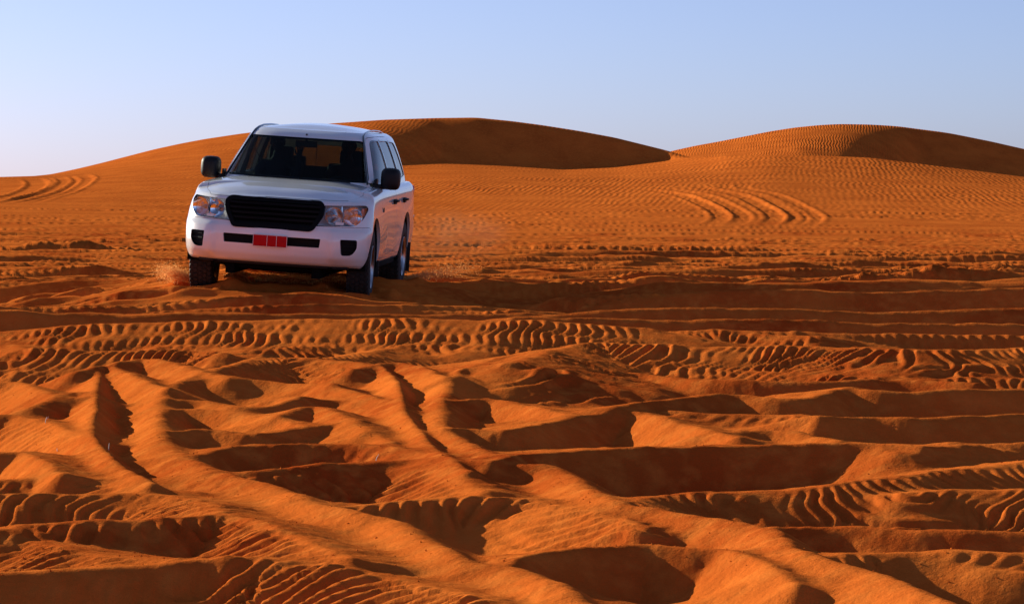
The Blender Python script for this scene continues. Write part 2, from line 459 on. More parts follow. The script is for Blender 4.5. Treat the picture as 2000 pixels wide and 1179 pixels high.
# fine crumble on everything close by
F4 = perlin(GX / .035, GY / .035, 6)
H += (F3 * .0036 + F4 * .0022 * np.clip(.6 + F1, 0, 1.3) + F2 * .004 * np.clip(.5 + F1, 0, 1)) * smooth(4, 7, GD) * (1 - smooth(24, 30, GD))
damp = 1 - .75 * np.exp(-(((GX - p0.x) / 1.35) ** 2 + ((GY - p0.y + .1) / 2.7) ** 2) ** 2)
Z = BZ + H * damp
# sand pushed up by the wheels
def wheel_pt(x, y):
    p = CARM @ Vector((x, y, SINK)); return p.x, p.y
for wx, wy in ((-.82, 0), (.82, 0), (-.82, 2.85), (.82, 2.85)):
    x_, y_ = wheel_pt(wx, wy)
    a_ = (GX - x_); b_ = (GY - y_)
    r2 = (a_ / .30) ** 2 + ((b_ + .05) / .55) ** 2
    Z += .05 * np.exp(-(np.sqrt(r2) - 1.15) ** 2 / .09) * (1 + .7 * F1 + .5 * F2) * (GD < 40) * (b_ > -1.2)
x_, y_ = (CARM @ Vector((.1, .2, 0)))[:2]
Z += .06 * np.exp(-((GX - x_) / .55) ** 2 - ((GY - y_) / .5) ** 2) * (1 + .6 * F2)
GZ = Z

def ground_z(x, y):
    r, p = math.hypot(x, y), math.atan2(x, y)
    i = int(np.clip(np.searchsorted(ROWS, r), 1, NR - 1)); j = int(np.clip(np.searchsorted(PH, p), 1, NC - 1))
    a = (r - ROWS[i - 1]) / (ROWS[i] - ROWS[i - 1]); b = (p - PH[j - 1]) / (PH[j] - PH[j - 1])
    return float((Z[i - 1, j - 1] * (1 - b) + Z[i - 1, j] * b) * (1 - a) + (Z[i, j - 1] * (1 - b) + Z[i, j] * b) * a)

def grid_mesh(name, X, Y, ZZ, wrap=True, centre=True):
    nr, nc = X.shape
    co = np.stack([X, Y, ZZ], -1).reshape(-1, 3).astype(np.float32)
    idx = np.arange(nr * nc, dtype=np.int32).reshape(nr, nc)
    if wrap:
        idx = np.hstack([idx, idx[:, :1]])
    q = np.stack([idx[:-1, :-1], idx[:-1, 1:], idx[1:, 1:], idx[1:, :-1]], -1)[:, :, ::-1].reshape(-1, 4)
    me = bpy.data.meshes.new(name)
    nq = len(q)
    me.vertices.add(len(co)); me.vertices.foreach_set('co', co.ravel())
    me.loops.add(nq * 4); me.loops.foreach_set('vertex_index', q.ravel())
    me.polygons.add(nq)
    me.polygons.foreach_set('loop_start', np.arange(0, nq * 4, 4, dtype=np.int32))
    me.polygons.foreach_set('loop_total', np.full(nq, 4, dtype=np.int32))
    me.polygons.foreach_set('use_smooth', np.ones(nq, dtype=bool))
    me.update(calc_edges=True)
    return me

me = grid_mesh('sand_ground', GX, GY, Z)
# how freshly churned the sand is (deeper, damper grains show redder), and how far from traffic (wind ripples)
fresh = np.clip(.5 + .55 * perlin(GX / 1.4, GY / 1.8, 21) + .25 * F1, 0, 1) * (1 - smooth(60, 95, GD))
slp = np.zeros_like(Z)
slp[1:] = np.abs(np.diff(BZ, axis=0)) / np.diff(ROWS)[:, None]
rip = (.45 * smooth(66, 100, GD) + .38 * smooth(150, 200, GD)) * (1 - smooth(.2, .4, slp))
for nm, arr in (('fresh', fresh), ('ripple', rip)):
    at_ = me.attributes.new(nm, 'FLOAT', 'POINT')
    at_.data.foreach_set('value', arr.astype(np.float32).ravel())
ground = bpy.data.objects.new('sand_ground', me)
COL.objects.link(ground)
ground['kind'] = 'structure'
ground['label'] = 'orange desert sand cut by crossing tyre ruts, rising to smooth wind-rippled dunes'

def sand_material():
    m = bpy.data.materials.new('sand'); m.use_nodes = True
    nt = m.node_tree; b = nt.nodes['Principled BSDF']
    L = nt.links.new
    tc = nt.nodes.new('ShaderNodeTexCoord')
    def noise(scale, detail=5, vec=None, rough=.55):
        n = nt.nodes.new('ShaderNodeTexNoise'); n.inputs['Scale'].default_value = scale; n.inputs['Detail'].default_value = detail; n.inputs['Roughness'].default_value = rough
        L(vec or tc.outputs['Object'], n.inputs['Vector']); return n.outputs['Fac']
    def mixc(f, a, c, lo=0., hi=1.):
        mr = nt.nodes.new('ShaderNodeMapRange'); mr.inputs[1].default_value = lo; mr.inputs[2].default_value = hi; L(f, mr.inputs[0])
        x = nt.nodes.new('ShaderNodeMix'); x.data_type = 'RGBA'; L(mr.outputs[0], x.inputs[0])
        for s, k in ((a, 6), (c, 7)):
            if isinstance(s, tuple): x.inputs[k].default_value = (*s, 1)
            else: L(s, x.inputs[k])
        return x.outputs[2]
    fr = nt.nodes.new('ShaderNodeAttribute'); fr.attribute_name = 'fresh'
    rp = nt.nodes.new('ShaderNodeAttribute'); rp.attribute_name = 'ripple'
    base = mixc(noise(.55, 6), (.70, .155, .023), (.52, .104, .016), .35, .65)
    c1 = mixc(fr.outputs['Fac'], base, (.42, .062, .010), .45, 1.0)
    c2 = mixc(noise(9, 6), c1, (.70, .182, .030), .45, .8)
    hs = nt.nodes.new('ShaderNodeHueSaturation')
    gv = nt.nodes.new('ShaderNodeMapRange'); gv.inputs[1].default_value = .3; gv.inputs[2].default_value = .7; gv.inputs[3].default_value = .82; gv.inputs[4].default_value = 1.14
    L(noise(420, 2), gv.inputs[0]); L(gv.outputs[0], hs.inputs['Value']); L(c2, hs.inputs['Color'])
    L(hs.outputs[0], b.inputs['Base Color'])
    b.inputs['Roughness'].default_value = .92
    b.inputs['Specular IOR Level'].default_value = 0.0
    # fine relief: grains near by, wind ripples far out
    mp = nt.nodes.new('ShaderNodeMapping'); mp.inputs['Rotation'].default_value = (0, 0, rad(14)); mp.inputs['Scale'].default_value = (1, .42, 1)
    L(tc.outputs['Object'], mp.inputs['Vector'])
    wv = nt.nodes.new('ShaderNodeTexWave'); wv.wave_type = 'BANDS'; wv.bands_direction = 'X'; wv.wave_profile = 'SIN'
    wv.inputs['Scale'].default_value = 1.4; wv.inputs['Distortion'].default_value = 7.0; wv.inputs['Detail'].default_value = 2; wv.inputs['Detail Scale'].default_value = .7
    L(mp.outputs[0], wv.inputs['Vector'])
    pat = nt.nodes.new('ShaderNodeMapRange'); pat.inputs[1].default_value = .32; pat.inputs[2].default_value = .62; L(noise(.16, 4), pat.inputs[0])
    m1 = nt.nodes.new('ShaderNodeMath'); m1.operation = 'MULTIPLY'; L(wv.outputs['Fac'], m1.inputs[0]); L(rp.outputs['Fac'], m1.inputs[1])
    m2 = nt.nodes.new('ShaderNodeMath'); m2.operation = 'MULTIPLY'; L(m1.outputs[0], m2.inputs[0]); L(pat.outputs[0], m2.inputs[1])
    bp = nt.nodes.new('ShaderNodeBump'); bp.inputs['Distance'].default_value = .030; bp.inputs['Strength'].default_value = 1; L(m2.outputs[0], bp.inputs['Height'])
    bp2 = nt.nodes.new('ShaderNodeBump'); bp2.inputs['Distance'].default_value = .006; L(noise(38, 7, rough=.65), bp2.inputs['Height']); L(bp.outputs[0], bp2.inputs['Normal'])
    L(bp2.outputs[0], b.inputs['Normal'])
    return m
SAND = sand_material()
me.materials.append(SAND)

# ---------------------------------------------------------------- the car
PAINT = mat('white_paint', (.88, .88, .87), .26, coat=1.0, vary=(3.0, .2, (.80, .74, .66)))
BLACK = mat('black_plastic', (.007, .007, .008), .55, spec=.3, bump=(300, .0008))
GRILLM = mat('grille_black', (.003, .003, .003), .6, spec=.15)
HOUSE = mat('lamp_housing', (.88, .89, .91), .35, metal=.1)
GLOSSK = mat('gloss_black', (.006, .006, .007), .12, coat=.5)
DARK = mat('dark_void', (.004, .004, .004), .9, spec=0.1)
RUBBER = mat('tyre_rubber', (.011, .010, .010), .8, vary=(7, .35, (.09, .045, .02)))
STEEL = mat('rim_metal', (.42, .43, .45), .3, metal=1.0, vary=(9, .6, (.2, .13, .09)))
CHROME = mat('reflector_chrome', (.86, .87, .90), .10, metal=1.0)
AMBER = mat('amber_lens', (.85, .16, .01), .15, coat=1.0)
REDL = mat('red_lens', (.55, .01, .01), .15, coat=1.0)
PLATE = mat('plate_red', (.50, .004, .005), .6, spec=.15)
PLATEW = mat('plate_white', (.8, .76, .74), .4)
SEATM = mat('seat_fabric', (.035, .033, .03), .85, bump=(200, .001))
TRIM = mat('interior_trim', (.03, .03, .032), .7)
BEIGE = mat('interior_pale_trim', (.16, .145, .12), .8)
SKIN = mat('skin', (.26, .12, .07), .55)
HAIR = mat('hair', (.012, .009, .008), .6)
SHIRT = mat('dark_shirt', (.05, .02, .018), .85)
SHIRT2 = mat('navy_shirt', (.02, .025, .04), .85)
TROUS = mat('trousers', (.03, .03, .035), .85)
MIRG = mat('mirror_glass', (.8, .8, .82), .03, metal=1.0)

def glass_mat(name, tint, ior, refl=1.0):
    m = bpy.data.materials.new(name); m.use_nodes = True
    nt = m.node_tree; nt.nodes.clear()
    o = nt.nodes.new('ShaderNodeOutputMaterial'); t = nt.nodes.new('ShaderNodeBsdfTransparent'); g = nt.nodes.new('ShaderNodeBsdfGlossy')
    f = nt.nodes.new('ShaderNodeFresnel'); mx = nt.nodes.new('ShaderNodeMixShader'); k = nt.nodes.new('ShaderNodeMath')
    k.operation = 'MULTIPLY'; k.inputs[1].default_value = refl
    t.inputs[0].default_value = (*tint, 1); g.inputs['Roughness'].default_value = .01; f.inputs['IOR'].default_value = ior
    ge = nt.nodes.new('ShaderNodeNewGeometry'); iv = nt.nodes.new('ShaderNodeMath'); iv.operation = 'SUBTRACT'; iv.inputs[0].default_value = 1.0
    k2 = nt.nodes.new('ShaderNodeMath'); k2.operation = 'MULTIPLY'        # only the outer face of a pane mirrors
    nt.links.new(ge.outputs['Backfacing'], iv.inputs[1]); nt.links.new(k.outputs[0], k2.inputs[0]); nt.links.new(iv.outputs[0], k2.inputs[1])
    nt.links.new(f.outputs[0], k.inputs[0]); nt.links.new(k2.outputs[0], mx.inputs[0]); nt.links.new(t.outputs[0], mx.inputs[1]); nt.links.new(g.outputs[0], mx.inputs[2]); nt.links.new(mx.outputs[0], o.inputs[0])
    return m
GLASS_F = glass_mat('windscreen_glass', (.55, .62, .58), 1.20)
GLASS_S = glass_mat('side_glass', (.5, .54, .53), 1.7)
GLASS_C = glass_mat('front_side_glass', (.55, .58, .57), 1.75)
GLASS_L = glass_mat('lamp_glass', (.93, .94, .95), 1.45)

def link(name, me_, parent=None, m=None, smooth_=True, angle=35):
    o = bpy.data.objects.new(name, me_); COL.objects.link(o)
    if m is not None:
        me_.materials.clear(); me_.materials.append(m)
    if smooth_:
        for p in me_.polygons: p.use_smooth = True
        me_.set_sharp_from_angle(angle=rad(angle))
    if parent: o.parent = parent
    return o

def mesh_of(verts, faces, name='m'):
    me_ = bpy.data.meshes.new(name)
    me_.from_pydata([tuple(v) for v in verts], [], faces)
    me_.update()
    return me_

def bm_mesh(bm, name='m'):
    bmesh.ops.recalc_face_normals(bm, faces=bm.faces)
    me_ = bpy.data.meshes.new(name); bm.to_mesh(me_); bm.free(); return me_

def box(bm, c, s, rot=None, bev=0.0):
    g = bmesh.ops.create_cube(bm, size=1.0)
    vs_ = g['verts']
    bmesh.ops.scale(bm, verts=vs_, vec=s)
    if bev:
        es = list({e for v in vs_ for e in v.link_edges})
        r_ = bmesh.ops.bevel(bm, geom=es, offset=bev, segments=2, affect='EDGES', profile=.6)
        vs_ = list({v for f in r_['faces'] for v in f.verts} | {v for v in vs_ if v.is_valid})
    if rot is not None:
        bmesh.ops.rotate(bm, verts=vs_, cent=(0, 0, 0), matrix=rot)
    bmesh.ops.translate(bm, verts=vs_, vec=c)
    return vs_

def tube(bm, pts, r, n=8, close=True):
    pts = [Vector(p) for p in pts]
    rings = []
    for i, p in enumerate(pts):
        t = (pts[min(i + 1, len(pts) - 1)] - pts[max(i - 1, 0)]).normalized()
        a = t.orthogonal().normalized() if not rings else (pa - t * pa.dot(t)).normalized()
        pa = a
        b = t.cross(a)
        rr = r[i] if isinstance(r, (list, tuple)) else r
        rings.append([bm.verts.new(p + (a * math.cos(2 * math.pi * k / n) + b * math.sin(2 * math.pi * k / n)) * rr) for k in range(n)])
    for A, Bq in zip(rings, rings[1:]):
        for k in range(n):
            bm.faces.new((A[k], A[(k + 1) % n], Bq[(k + 1) % n], Bq[k]))
    if close:
        bm.faces.new(rings[0][::-1]); bm.faces.new(rings[-1])

def lathe_x(bm, prof, n=48, cx=0, cy=0, cz=0):
    """profile of (x, radius) turned round an axis along x"""
    rings = []
    for x, r in prof:
        rings.append([bm.verts.new((cx + x, cy + r * math.cos(2 * math.pi * k / n), cz + r * math.sin(2 * math.pi * k / n))) for k in range(n)])
    for A, Bq in zip(rings, rings[1:]):
        for k in range(n):
            bm.faces.new((A[k], A[(k + 1) % n], Bq[(k + 1) % n], Bq[k]))
    return rings

def loft(rings, cap0=True, cap1=True):
    """closed solid through equal rings (lists of points)"""
    n = len(rings[0]); V = [p for r in rings for p in r]; F = []
    for i in range(len(rings) - 1):
        for k in range(n):
            F.append((i * n + k, i * n + (k + 1) % n, (i + 1) * n + (k + 1) % n, (i + 1) * n + k))
    if cap0: F.append(tuple(range(n))[::-1])
    if cap1 == 'zip':
        o_ = (len(rings) - 1) * n
        for k in range(n // 2):
            q = [o_ + k, o_ + k + 1, o_ + (n - k - 1) % n, o_ + (n - k) % n]
            q = tuple(dict.fromkeys(q))
            if len(q) > 2: F.append(q)
    elif cap1: F.append(tuple((len(rings) - 1) * n + k for k in range(n)))
    return V, F

def fix_normals(me_):
    bm = bmesh.new(); bm.from_mesh(me_); bmesh.ops.recalc_face_normals(bm, faces=bm.faces); bm.to_mesh(me_); bm.free()

# body below the waist: half outlines (front centre, round the nose, along the side, rear centre), one per height
YS = [-.1, .5, 1.2, 2.0, 2.85, 3.4]
def half(front, xs, rear, zs=None):
    p = list(front) + [(xs[k], YS[k]) for k in range(6)] + list(rear)
    return p
def side(x, flare=0.0):
    return [x + flare, x + flare * .5, x, x, x + flare, x]
LV = [
 (.40, half([(0, -.72), (.20, -.715), (.40, -.70), (.57, -.675), (.63, -.66), (.72, -.62), (.82, -.56), (.89, -.47), (.915, -.36)], side(.895, .02), [(.87, 3.8), (.72, 3.95), (0, 4.0)])),
 (.43, half([(0, -.79), (.20, -.785), (.40, -.77), (.57, -.74), (.63, -.73), (.73, -.69), (.845, -.61), (.915, -.49), (.94, -.37)], side(.92, .025), [(.90, 3.82), (.74, 3.99), (0, 4.05)])),
 (.50, half([(0, -.855), (.20, -.85), (.40, -.835), (.57, -.81), (.63, -.826), (.75, -.768), (.87, -.66), (.94, -.52), (.962, -.38)], side(.935, .03), [(.92, 3.84), (.76, 4.03), (0, 4.09)])),
 (.58, half([(0, -.88), (.20, -.875), (.40, -.86), (.57, -.835), (.63, -.858), (.76, -.795), (.88, -.685), (.95, -.53), (.972, -.38)], side(.943, .035), [(.93, 3.85), (.77, 4.05), (0, 4.11)])),
 (.70, half([(0, -.885), (.20, -.88), (.40, -.865), (.57, -.84), (.63, -.860), (.76, -.795), (.88, -.68), (.955, -.52), (.980, -.36)], side(.952, .03), [(.94, 3.85), (.77, 4.05), (0, 4.11)])),
 (.77, half([(0, -.872), (.20, -.868), (.40, -.852), (.57, -.822), (.63, -.824), (.76, -.762), (.88, -.655), (.955, -.50), (.980, -.34)], side(.957, .02), [(.94, 3.84), (.77, 4.04), (0, 4.10)])),
 (.82, half([(0, -.838), (.20, -.834), (.40, -.816), (.57, -.78), (.63, -.765), (.76, -.705), (.875, -.605), (.95, -.46), (.978, -.31)], side(.960, .012), [(.935, 3.82), (.77, 4.01), (0, 4.07)])),
]
ZT = [1.085, 1.085, 1.085, 1.085, 1.087, 1.092, 1.10, 1.115, 1.135, 1.165, 1.20, 1.215, 1.225, 1.235, 1.24, 1.24, 1.24, 1.24]
TOPS = [
 (.28, half([(0, -.825), (.20, -.821), (.40, -.802), (.57, -.764), (.63, -.747), (.76, -.68), (.875, -.57), (.945, -.42), (.972, -.27)], side(.961, .006), [(.93, 3.80), (.76, 4.0), (0, 4.06)])),
 (.58, half([(0, -.812), (.20, -.808), (.40, -.788), (.57, -.748), (.63, -.728), (.755, -.65), (.86, -.53), (.93, -.37), (.958, -.22)], side(.955), [(.92, 3.78), (.75, 3.99), (0, 4.05)])),
 (.80, half([(0, -.795), (.20, -.79), (.40, -.77), (.57, -.728), (.625, -.706), (.74, -.62), (.84, -.49), (.905, -.33), (.935, -.18)], side(.944), [(.91, 3.77), (.74, 3.98), (0, 4.04)])),
 (.93, half([(0, -.765), (.20, -.76), (.40, -.74), (.56, -.698), (.615, -.676), (.72, -.59), (.81, -.46), (.875, -.30), (.91, -.15)], side(.925), [(.89, 3.76), (.73, 3.96), (0, 4.03)])),
 (1.0, half([(0, -.725), (.20, -.72), (.40, -.70), (.55, -.66), (.60, -.638), (.695, -.555), (.78, -.43), (.84, -.27), (.875, -.12)], side(.895), [(.86, 3.74), (.71, 3.93), (0, 4.0)])),
]
NS = 118
def dens(P):
    """resample an 18-point half outline smoothly, always with the same parameters"""
    P = np.array(P, float); n = len(P)
    # knots: dense along the nose
    w = np.ones(n - 1); w[:9] = 1.0
    cum = np.array([0, 1, 2, 3, 3.5, 4.3, 5.2, 6.1, 6.8, 7.8, 9.0, 10.2, 11.4, 12.6, 13.3, 14.2, 15.0, 16.2]) / 16.2
    t = np.concatenate([np.linspace(0, cum[9], 78, endpoint=False), np.linspace(cum[9], 1, NS - 78)])
    out = np.zeros((NS, P.shape[1]))
    # monotone cubic (finite differences) per coordinate
    for c in range(P.shape[1]):
        y = P[:, c]; d = np.diff(y) / np.diff(cum); m_ = np.zeros(n); m_[1:-1] = np.where(d[:-1] * d[1:] > 0, 2 * d[:-1] * d[1:] / (d[:-1] + d[1:] + 1e-12), 0)
        m_[0] = 0 if c == 1 else d[0]; m_[-1] = 0 if c == 1 else d[-1]
        k = np.clip(np.searchsorted(cum, t, 'right') - 1, 0, n - 2)
        h_ = cum[k + 1] - cum[k]; s = (t - cum[k]) / h_
        out[:, c] = (2 * s**3 - 3 * s**2 + 1) * y[k] + (s**3 - 2 * s**2 + s) * h_ * m_[k] + (-2 * s**3 + 3 * s**2) * y[k + 1] + (s**3 - s**2) * h_ * m_[k + 1]
    return out
def full_ring(H3):
    """(NS x 3) half ring -> closed ring of both sides"""
    L_ = H3[1:-1][::-1].copy(); L_[:, 0] *= -1
    return np.vstack([H3, L_])

zk, layers = [], []
for z_, P in LV:
    d_ = dens(P); layers.append(np.c_[d_, np.full(NS, z_)])
ztop = dens([(p[0], zz) for p, zz in zip(TOPS[-1][1], ZT)])[:, 1]
for f_, P in TOPS:
    d_ = dens(P); layers.append(np.c_[d_, .82 + f_ * (ztop - .82)])
# refine between layers (smooth curve through the heights)
fine = []
Larr = np.array(layers); nL = len(Larr)
zi = Larr[:, 60, 2]
for i in range(nL - 1):
    p0_, p1_, p2_, p3_ = Larr[max(i - 1, 0)], Larr[i], Larr[i + 1], Larr[min(i + 2, nL - 1)]
    for s in np.linspace(0, 1, 4, endpoint=False):
        cr = .5 * ((2 * p1_) + (-p0_ + p2_) * s + (2 * p0_ - 5 * p1_ + 4 * p2_ - p3_) * s * s + (-p0_ + 3 * p1_ - 3 * p2_ + p3_) * s ** 3)
        li = p1_ + (p2_ - p1_) * s
        fine.append(.5 * cr + .5 * li)
fine.append(Larr[-1])
def hood_c(y):
    return np.interp(y, [-.73, -.62, -.4, 0, .35, .6, 4.2], [1.093, 1.122, 1.170, 1.225, 1.262, 1.272, 1.27])
top = Larr[-1]
for r_ in (.97, .93, .88, .82, .75, .66, .56, .45, .33, .22, .14, .08, .035, .012):
    sy = np.clip(top[:, 1], -.45, 3.7)
    q = top.copy()
    q[:, 0] = top[:, 0] * r_
    q[:, 1] = sy + (top[:, 1] - sy) * r_
    w_ = 1 - r_ ** 2.6
    # raised hood panel: a soft shoulder inside the wings
    q[:, 2] = top[:, 2] * (1 - w_) + hood_c(q[:, 1]) * w_ + .012 * smooth(.97, .80, r_ * 1.0) * smooth(-.7, -.4, q[:, 1]) * (1 - smooth(.4, .6, q[:, 1])) * (1 if r_ > .5 else (1 - (.5 - r_) * .9))
    fine.append(q)
def body_solid():
    rings = [full_ring(h) for h in fine]
    V, F = loft(rings, True, 'zip')
    me_ = mesh_of(V, F); fix_normals(me_); return me_

# cabin
CL = [
 (1.17, [(0, .30), (.35, .33), (.62, .42), (.745, .50), (.815, .66), (.868, .95), (.885, 1.3), (.892, 1.8), (.892, 2.4), (.885, 3.0), (.865, 3.45), (.83, 3.75), (.72, 3.95), (.4, 4.0), (0, 4.01)]),
 (1.26, [(0, .43), (.35, .46), (.61, .55), (.725, .63), (.79, .76), (.842, 1.0), (.862, 1.3), (.87, 1.8), (.87, 2.4), (.862, 3.0), (.845, 3.45), (.81, 3.72), (.70, 3.90), (.4, 3.95), (0, 3.96)]),
 (1.40, [(0, .63), (.34, .66), (.58, .745), (.69, .82), (.745, .93), (.795, 1.1), (.818, 1.35), (.828, 1.8), (.828, 2.4), (.822, 3.0), (.805, 3.45), (.775, 3.66), (.67, 3.83), (.38, 3.88), (0, 3.89)]),
 (1.55, [(0, .85), (.33, .875), (.55, .95), (.65, 1.02), (.695, 1.11), (.735, 1.25), (.762, 1.45), (.775, 1.8), (.776, 2.4), (.77, 3.0), (.755, 3.42), (.73, 3.59), (.64, 3.74), (.36, 3.79), (0, 3.80)]),
 (1.68, [(0, 1.05), (.32, 1.07), (.52, 1.13), (.61, 1.19), (.648, 1.27), (.682, 1.40), (.706, 1.58), (.72, 1.9), (.722, 2.4), (.717, 3.0), (.703, 3.38), (.68, 3.52), (.60, 3.65), (.34, 3.70), (0, 3.71)]),
 (1.745, [(0, 1.17), (.31, 1.185), (.49, 1.235), (.575, 1.29), (.612, 1.36), (.645, 1.48), (.668, 1.65), (.682, 1.95), (.684, 2.4), (.68, 3.0), (.667, 3.35), (.645, 3.47), (.57, 3.60), (.33, 3.65), (0, 3.66)]),
 (1.785, [(0, 1.30), (.29, 1.31), (.45, 1.35), (.525, 1.40), (.56, 1.47), (.59, 1.58), (.61, 1.72), (.622, 2.0), (.624, 2.4), (.62, 3.0), (.608, 3.3), (.588, 3.41), (.52, 3.52), (.31, 3.57), (0, 3.58)]),
]
def cabin_solid(inset=0.0, zlow=None, drop=0.0):
    hs = []
    NCAB = 90
    arr = []
    for z_, P in CL:
        P = np.array(P, float); n = len(P)
        cum = np.linspace(0, 1, n); t = np.linspace(0, 1, NCAB)
        o_ = np.zeros((NCAB, 2))
        for c in range(2):
            y = P[:, c]; m_ = np.gradient(y, cum); 
            if c == 1: m_[0] = m_[-1] = 0
            k = np.clip(np.searchsorted(cum, t, 'right') - 1, 0, n - 2); h_ = cum[1]; s = (t - cum[k]) / h_
            o_[:, c] = (2 * s**3 - 3 * s**2 + 1) * y[k] + (s**3 - 2 * s**2 + s) * h_ * m_[k] + (-2 * s**3 + 3 * s**2) * y[k + 1] + (s**3 - s**2) * h_ * m_[k + 1]
        arr.append(np.c_[o_, np.full(NCAB, z_)])
    A = np.array(arr); out = []
    nA = len(A)
    for i in range(nA - 1):
        a, b = A[i], A[i + 1]; a0, b1 = A[max(i - 1, 0)], A[min(i + 2, nA - 1)]
        for s in np.linspace(0, 1, 4, endpoint=False):
            out.append(.5 * ((2 * a) + (-a0 + b) * s + (2 * a0 - 5 * a + 4 * b - b1) * s * s + (-a0 + 3 * a - 3 * b + b1) * s ** 3))
    out.append(A[-1])
    last = A[-1]
    for r_ in (.93, .84, .72, .58, .42, .25, .1):
        q = last.copy(); sy = np.clip(last[:, 1], 1.75, 3.2)
        q[:, 0] *= r_; q[:, 1] = sy + (last[:, 1] - sy) * r_
        cr = np.interp(q[:, 1], [1.3, 1.5, 1.8, 2.4, 3.0, 3.6], [1.787, 1.815, 1.843, 1.862, 1.852, 1.79])
        w_ = 1 - r_ ** 2.2
        q[:, 2] = last[:, 2] * (1 - w_) + cr * w_
        out.append(q)
    res = []
    for q in out:
        if inset:
            q = q.copy()
            # pull every point towards the middle of the cabin
            c_ = np.c_[np.zeros(NCAB), np.clip(q[:, 1], 1.6, 3.3), np.full(NCAB, 1.3)]
            dv = q - c_; L_ = np.linalg.norm(dv, axis=1)[:, None]
            q = c_ + dv * (1 - inset / np.maximum(L_, .05))
        res.append(full_ring_n(q))
    V, F = loft(res, True, 'zip')
    me_ = mesh_of(V, F); fix_normals(me_); return me_
def full_ring_n(Hh):
    L_ = Hh[1:-1][::-1].copy(); L_[:, 0] *= -1
    return np.vstack([Hh, L_])

def boolean(me_, cutter, op, name='b', solver='EXACT'):
    a = bpy.data.objects.new('tmp_a', me_); b = bpy.data.objects.new('tmp_b', cutter)
    COL.objects.link(a); COL.objects.link(b)
    md = a.modifiers.new('b', 'BOOLEAN'); md.operation = op; md.object = b; md.solver = solver
    dg = bpy.context.evaluated_depsgraph_get()
    r = bpy.data.meshes.new_from_object(a.evaluated_get(dg)); r.name = name
    bpy.data.objects.remove(a); bpy.data.objects.remove(b)
    return r

def rounded(poly, r=.03, n=4):
    out = []
    m_ = len(poly)
    for i in range(m_):
        p, a, b = Vector(poly[i][:2]), Vector(poly[i - 1][:2]), Vector(poly[(i + 1) % m_][:2])
        rr = poly[i][2] if len(poly[i]) > 2 else r
        d1, d2 = (a - p), (b - p)
        k = min(rr, d1.length * .45, d2.length * .45)
        s, e = p + d1.normalized() * k, p + d2.normalized() * k
        for t in np.linspace(0, 1, n).tolist():
            out.append(((1 - t) ** 2 * s + 2 * t * (1 - t) * p + t * t * e))
    return [(q.x, q.y) for q in out]

def grow(poly, g):
    """offset a polygon outwards by g"""
    n = len(poly); P = [Vector(p) for p in poly]
    area = sum(P[i].x * P[(i + 1) % n].y - P[(i + 1) % n].x * P[i].y for i in range(n))
    sg = 1 if area > 0 else -1
    out = []
    for i in range(n):
        d1 = (P[i] - P[i - 1]); d2 = (P[(i + 1) % n] - P[i])
        n1 = Vector((d1.y, -d1.x)).normalized() if d1.length > 1e-6 else Vector((0, 0)); n2 = Vector((d2.y, -d2.x)).normalized() if d2.length > 1e-6 else n1
        m_ = (n1 + n2); m_ = m_.normalized() if m_.length > 1e-6 else n1
        out.append(tuple(P[i] + m_ * g * sg))
    return out

def prism(poly, axis, lo, hi):
    """poly in the plane across `axis`; lo / hi numbers or functions of the polygon point"""
    n = len(poly); V = []
    for f in (lo, hi):
        for p in poly:
            t = f(*p) if callable(f) else f
            V.append({'x': (t, p[0], p[1]), 'y': (p[0], t, p[1]), 'z': (p[0], p[1], t)}[axis])
    F = [tuple(range(n)), tuple(range(n, 2 * n))[::-1]] + [(k, k + n, (k + 1) % n + n, (k + 1) % n) for k in range(n)]
    me_ = mesh_of(V, F); fix_normals(me_)
    return me_

def join(meshes):
    bm = bmesh.new()
    for m_ in meshes: bm.from_mesh(m_)
    me_ = bpy.data.meshes.new('j'); bm.to_mesh(me_); bm.free(); return me_

def mirror(poly): return [(-x, y) for x, y in poly][::-1]

CAR = bpy.data.objects.new('off_road_car', None)
COL.objects.link(CAR)
CAR.matrix_world = CARM
CAR['label'] = 'white four-door off-road car with black grille and red number plate driving down the sand'
CAR['category'] = 'car'

_front_x = np.concatenate([-full_ring(fine[14])[::1, 0]])
def front_y(x, z):
    """where the nose surface lies at (x, z)"""
    ax = abs(x); k = 0
    zz = [f[20, 2] for f in fine[:nL * 4 - 3]]
    i = int(np.clip(np.searchsorted(zz, z), 1, len(zz) - 1)); s = (z - zz[i - 1]) / (zz[i] - zz[i - 1]); s = min(max(s, 0), 1)
    Q = fine[i - 1] * (1 - s) + fine[i] * s
    return float(np.interp(ax, Q[:84, 0], Q[:84, 1]))
NOSE_OFF = lambda d: (lambda x, z: front_y(x, z) + d)

# polygons seen from the front (x, z)
GRILLE = rounded([(-.515, 1.035), (-.47, 1.078), (.47, 1.078), (.515, 1.035), (.505, .93), (.415, .765), (-.415, .765), (-.505, .93)], .04)
LAMP = rounded([(.500, 1.035, .02), (.90, 1.052, .03), (.925, 1.01, .03), (.895, .905, .04), (.83, .838, .05), (.42, .822, .02), (.51, .94, .03)], .02)
SLOT = rounded([(-.505, .692), (.505, .692), (.495, .600), (-.495, .600)], .012)
FOG = rounded([(.705, .700, .015), (.865, .700, .02), (.868, .61, .03), (.82, .535, .06), (.72, .535, .02)], .02)
WSCR = rounded([(-.775, 1.258), (.775, 1.258), (.628, 1.700), (-.628, 1.700)], .05, 5)
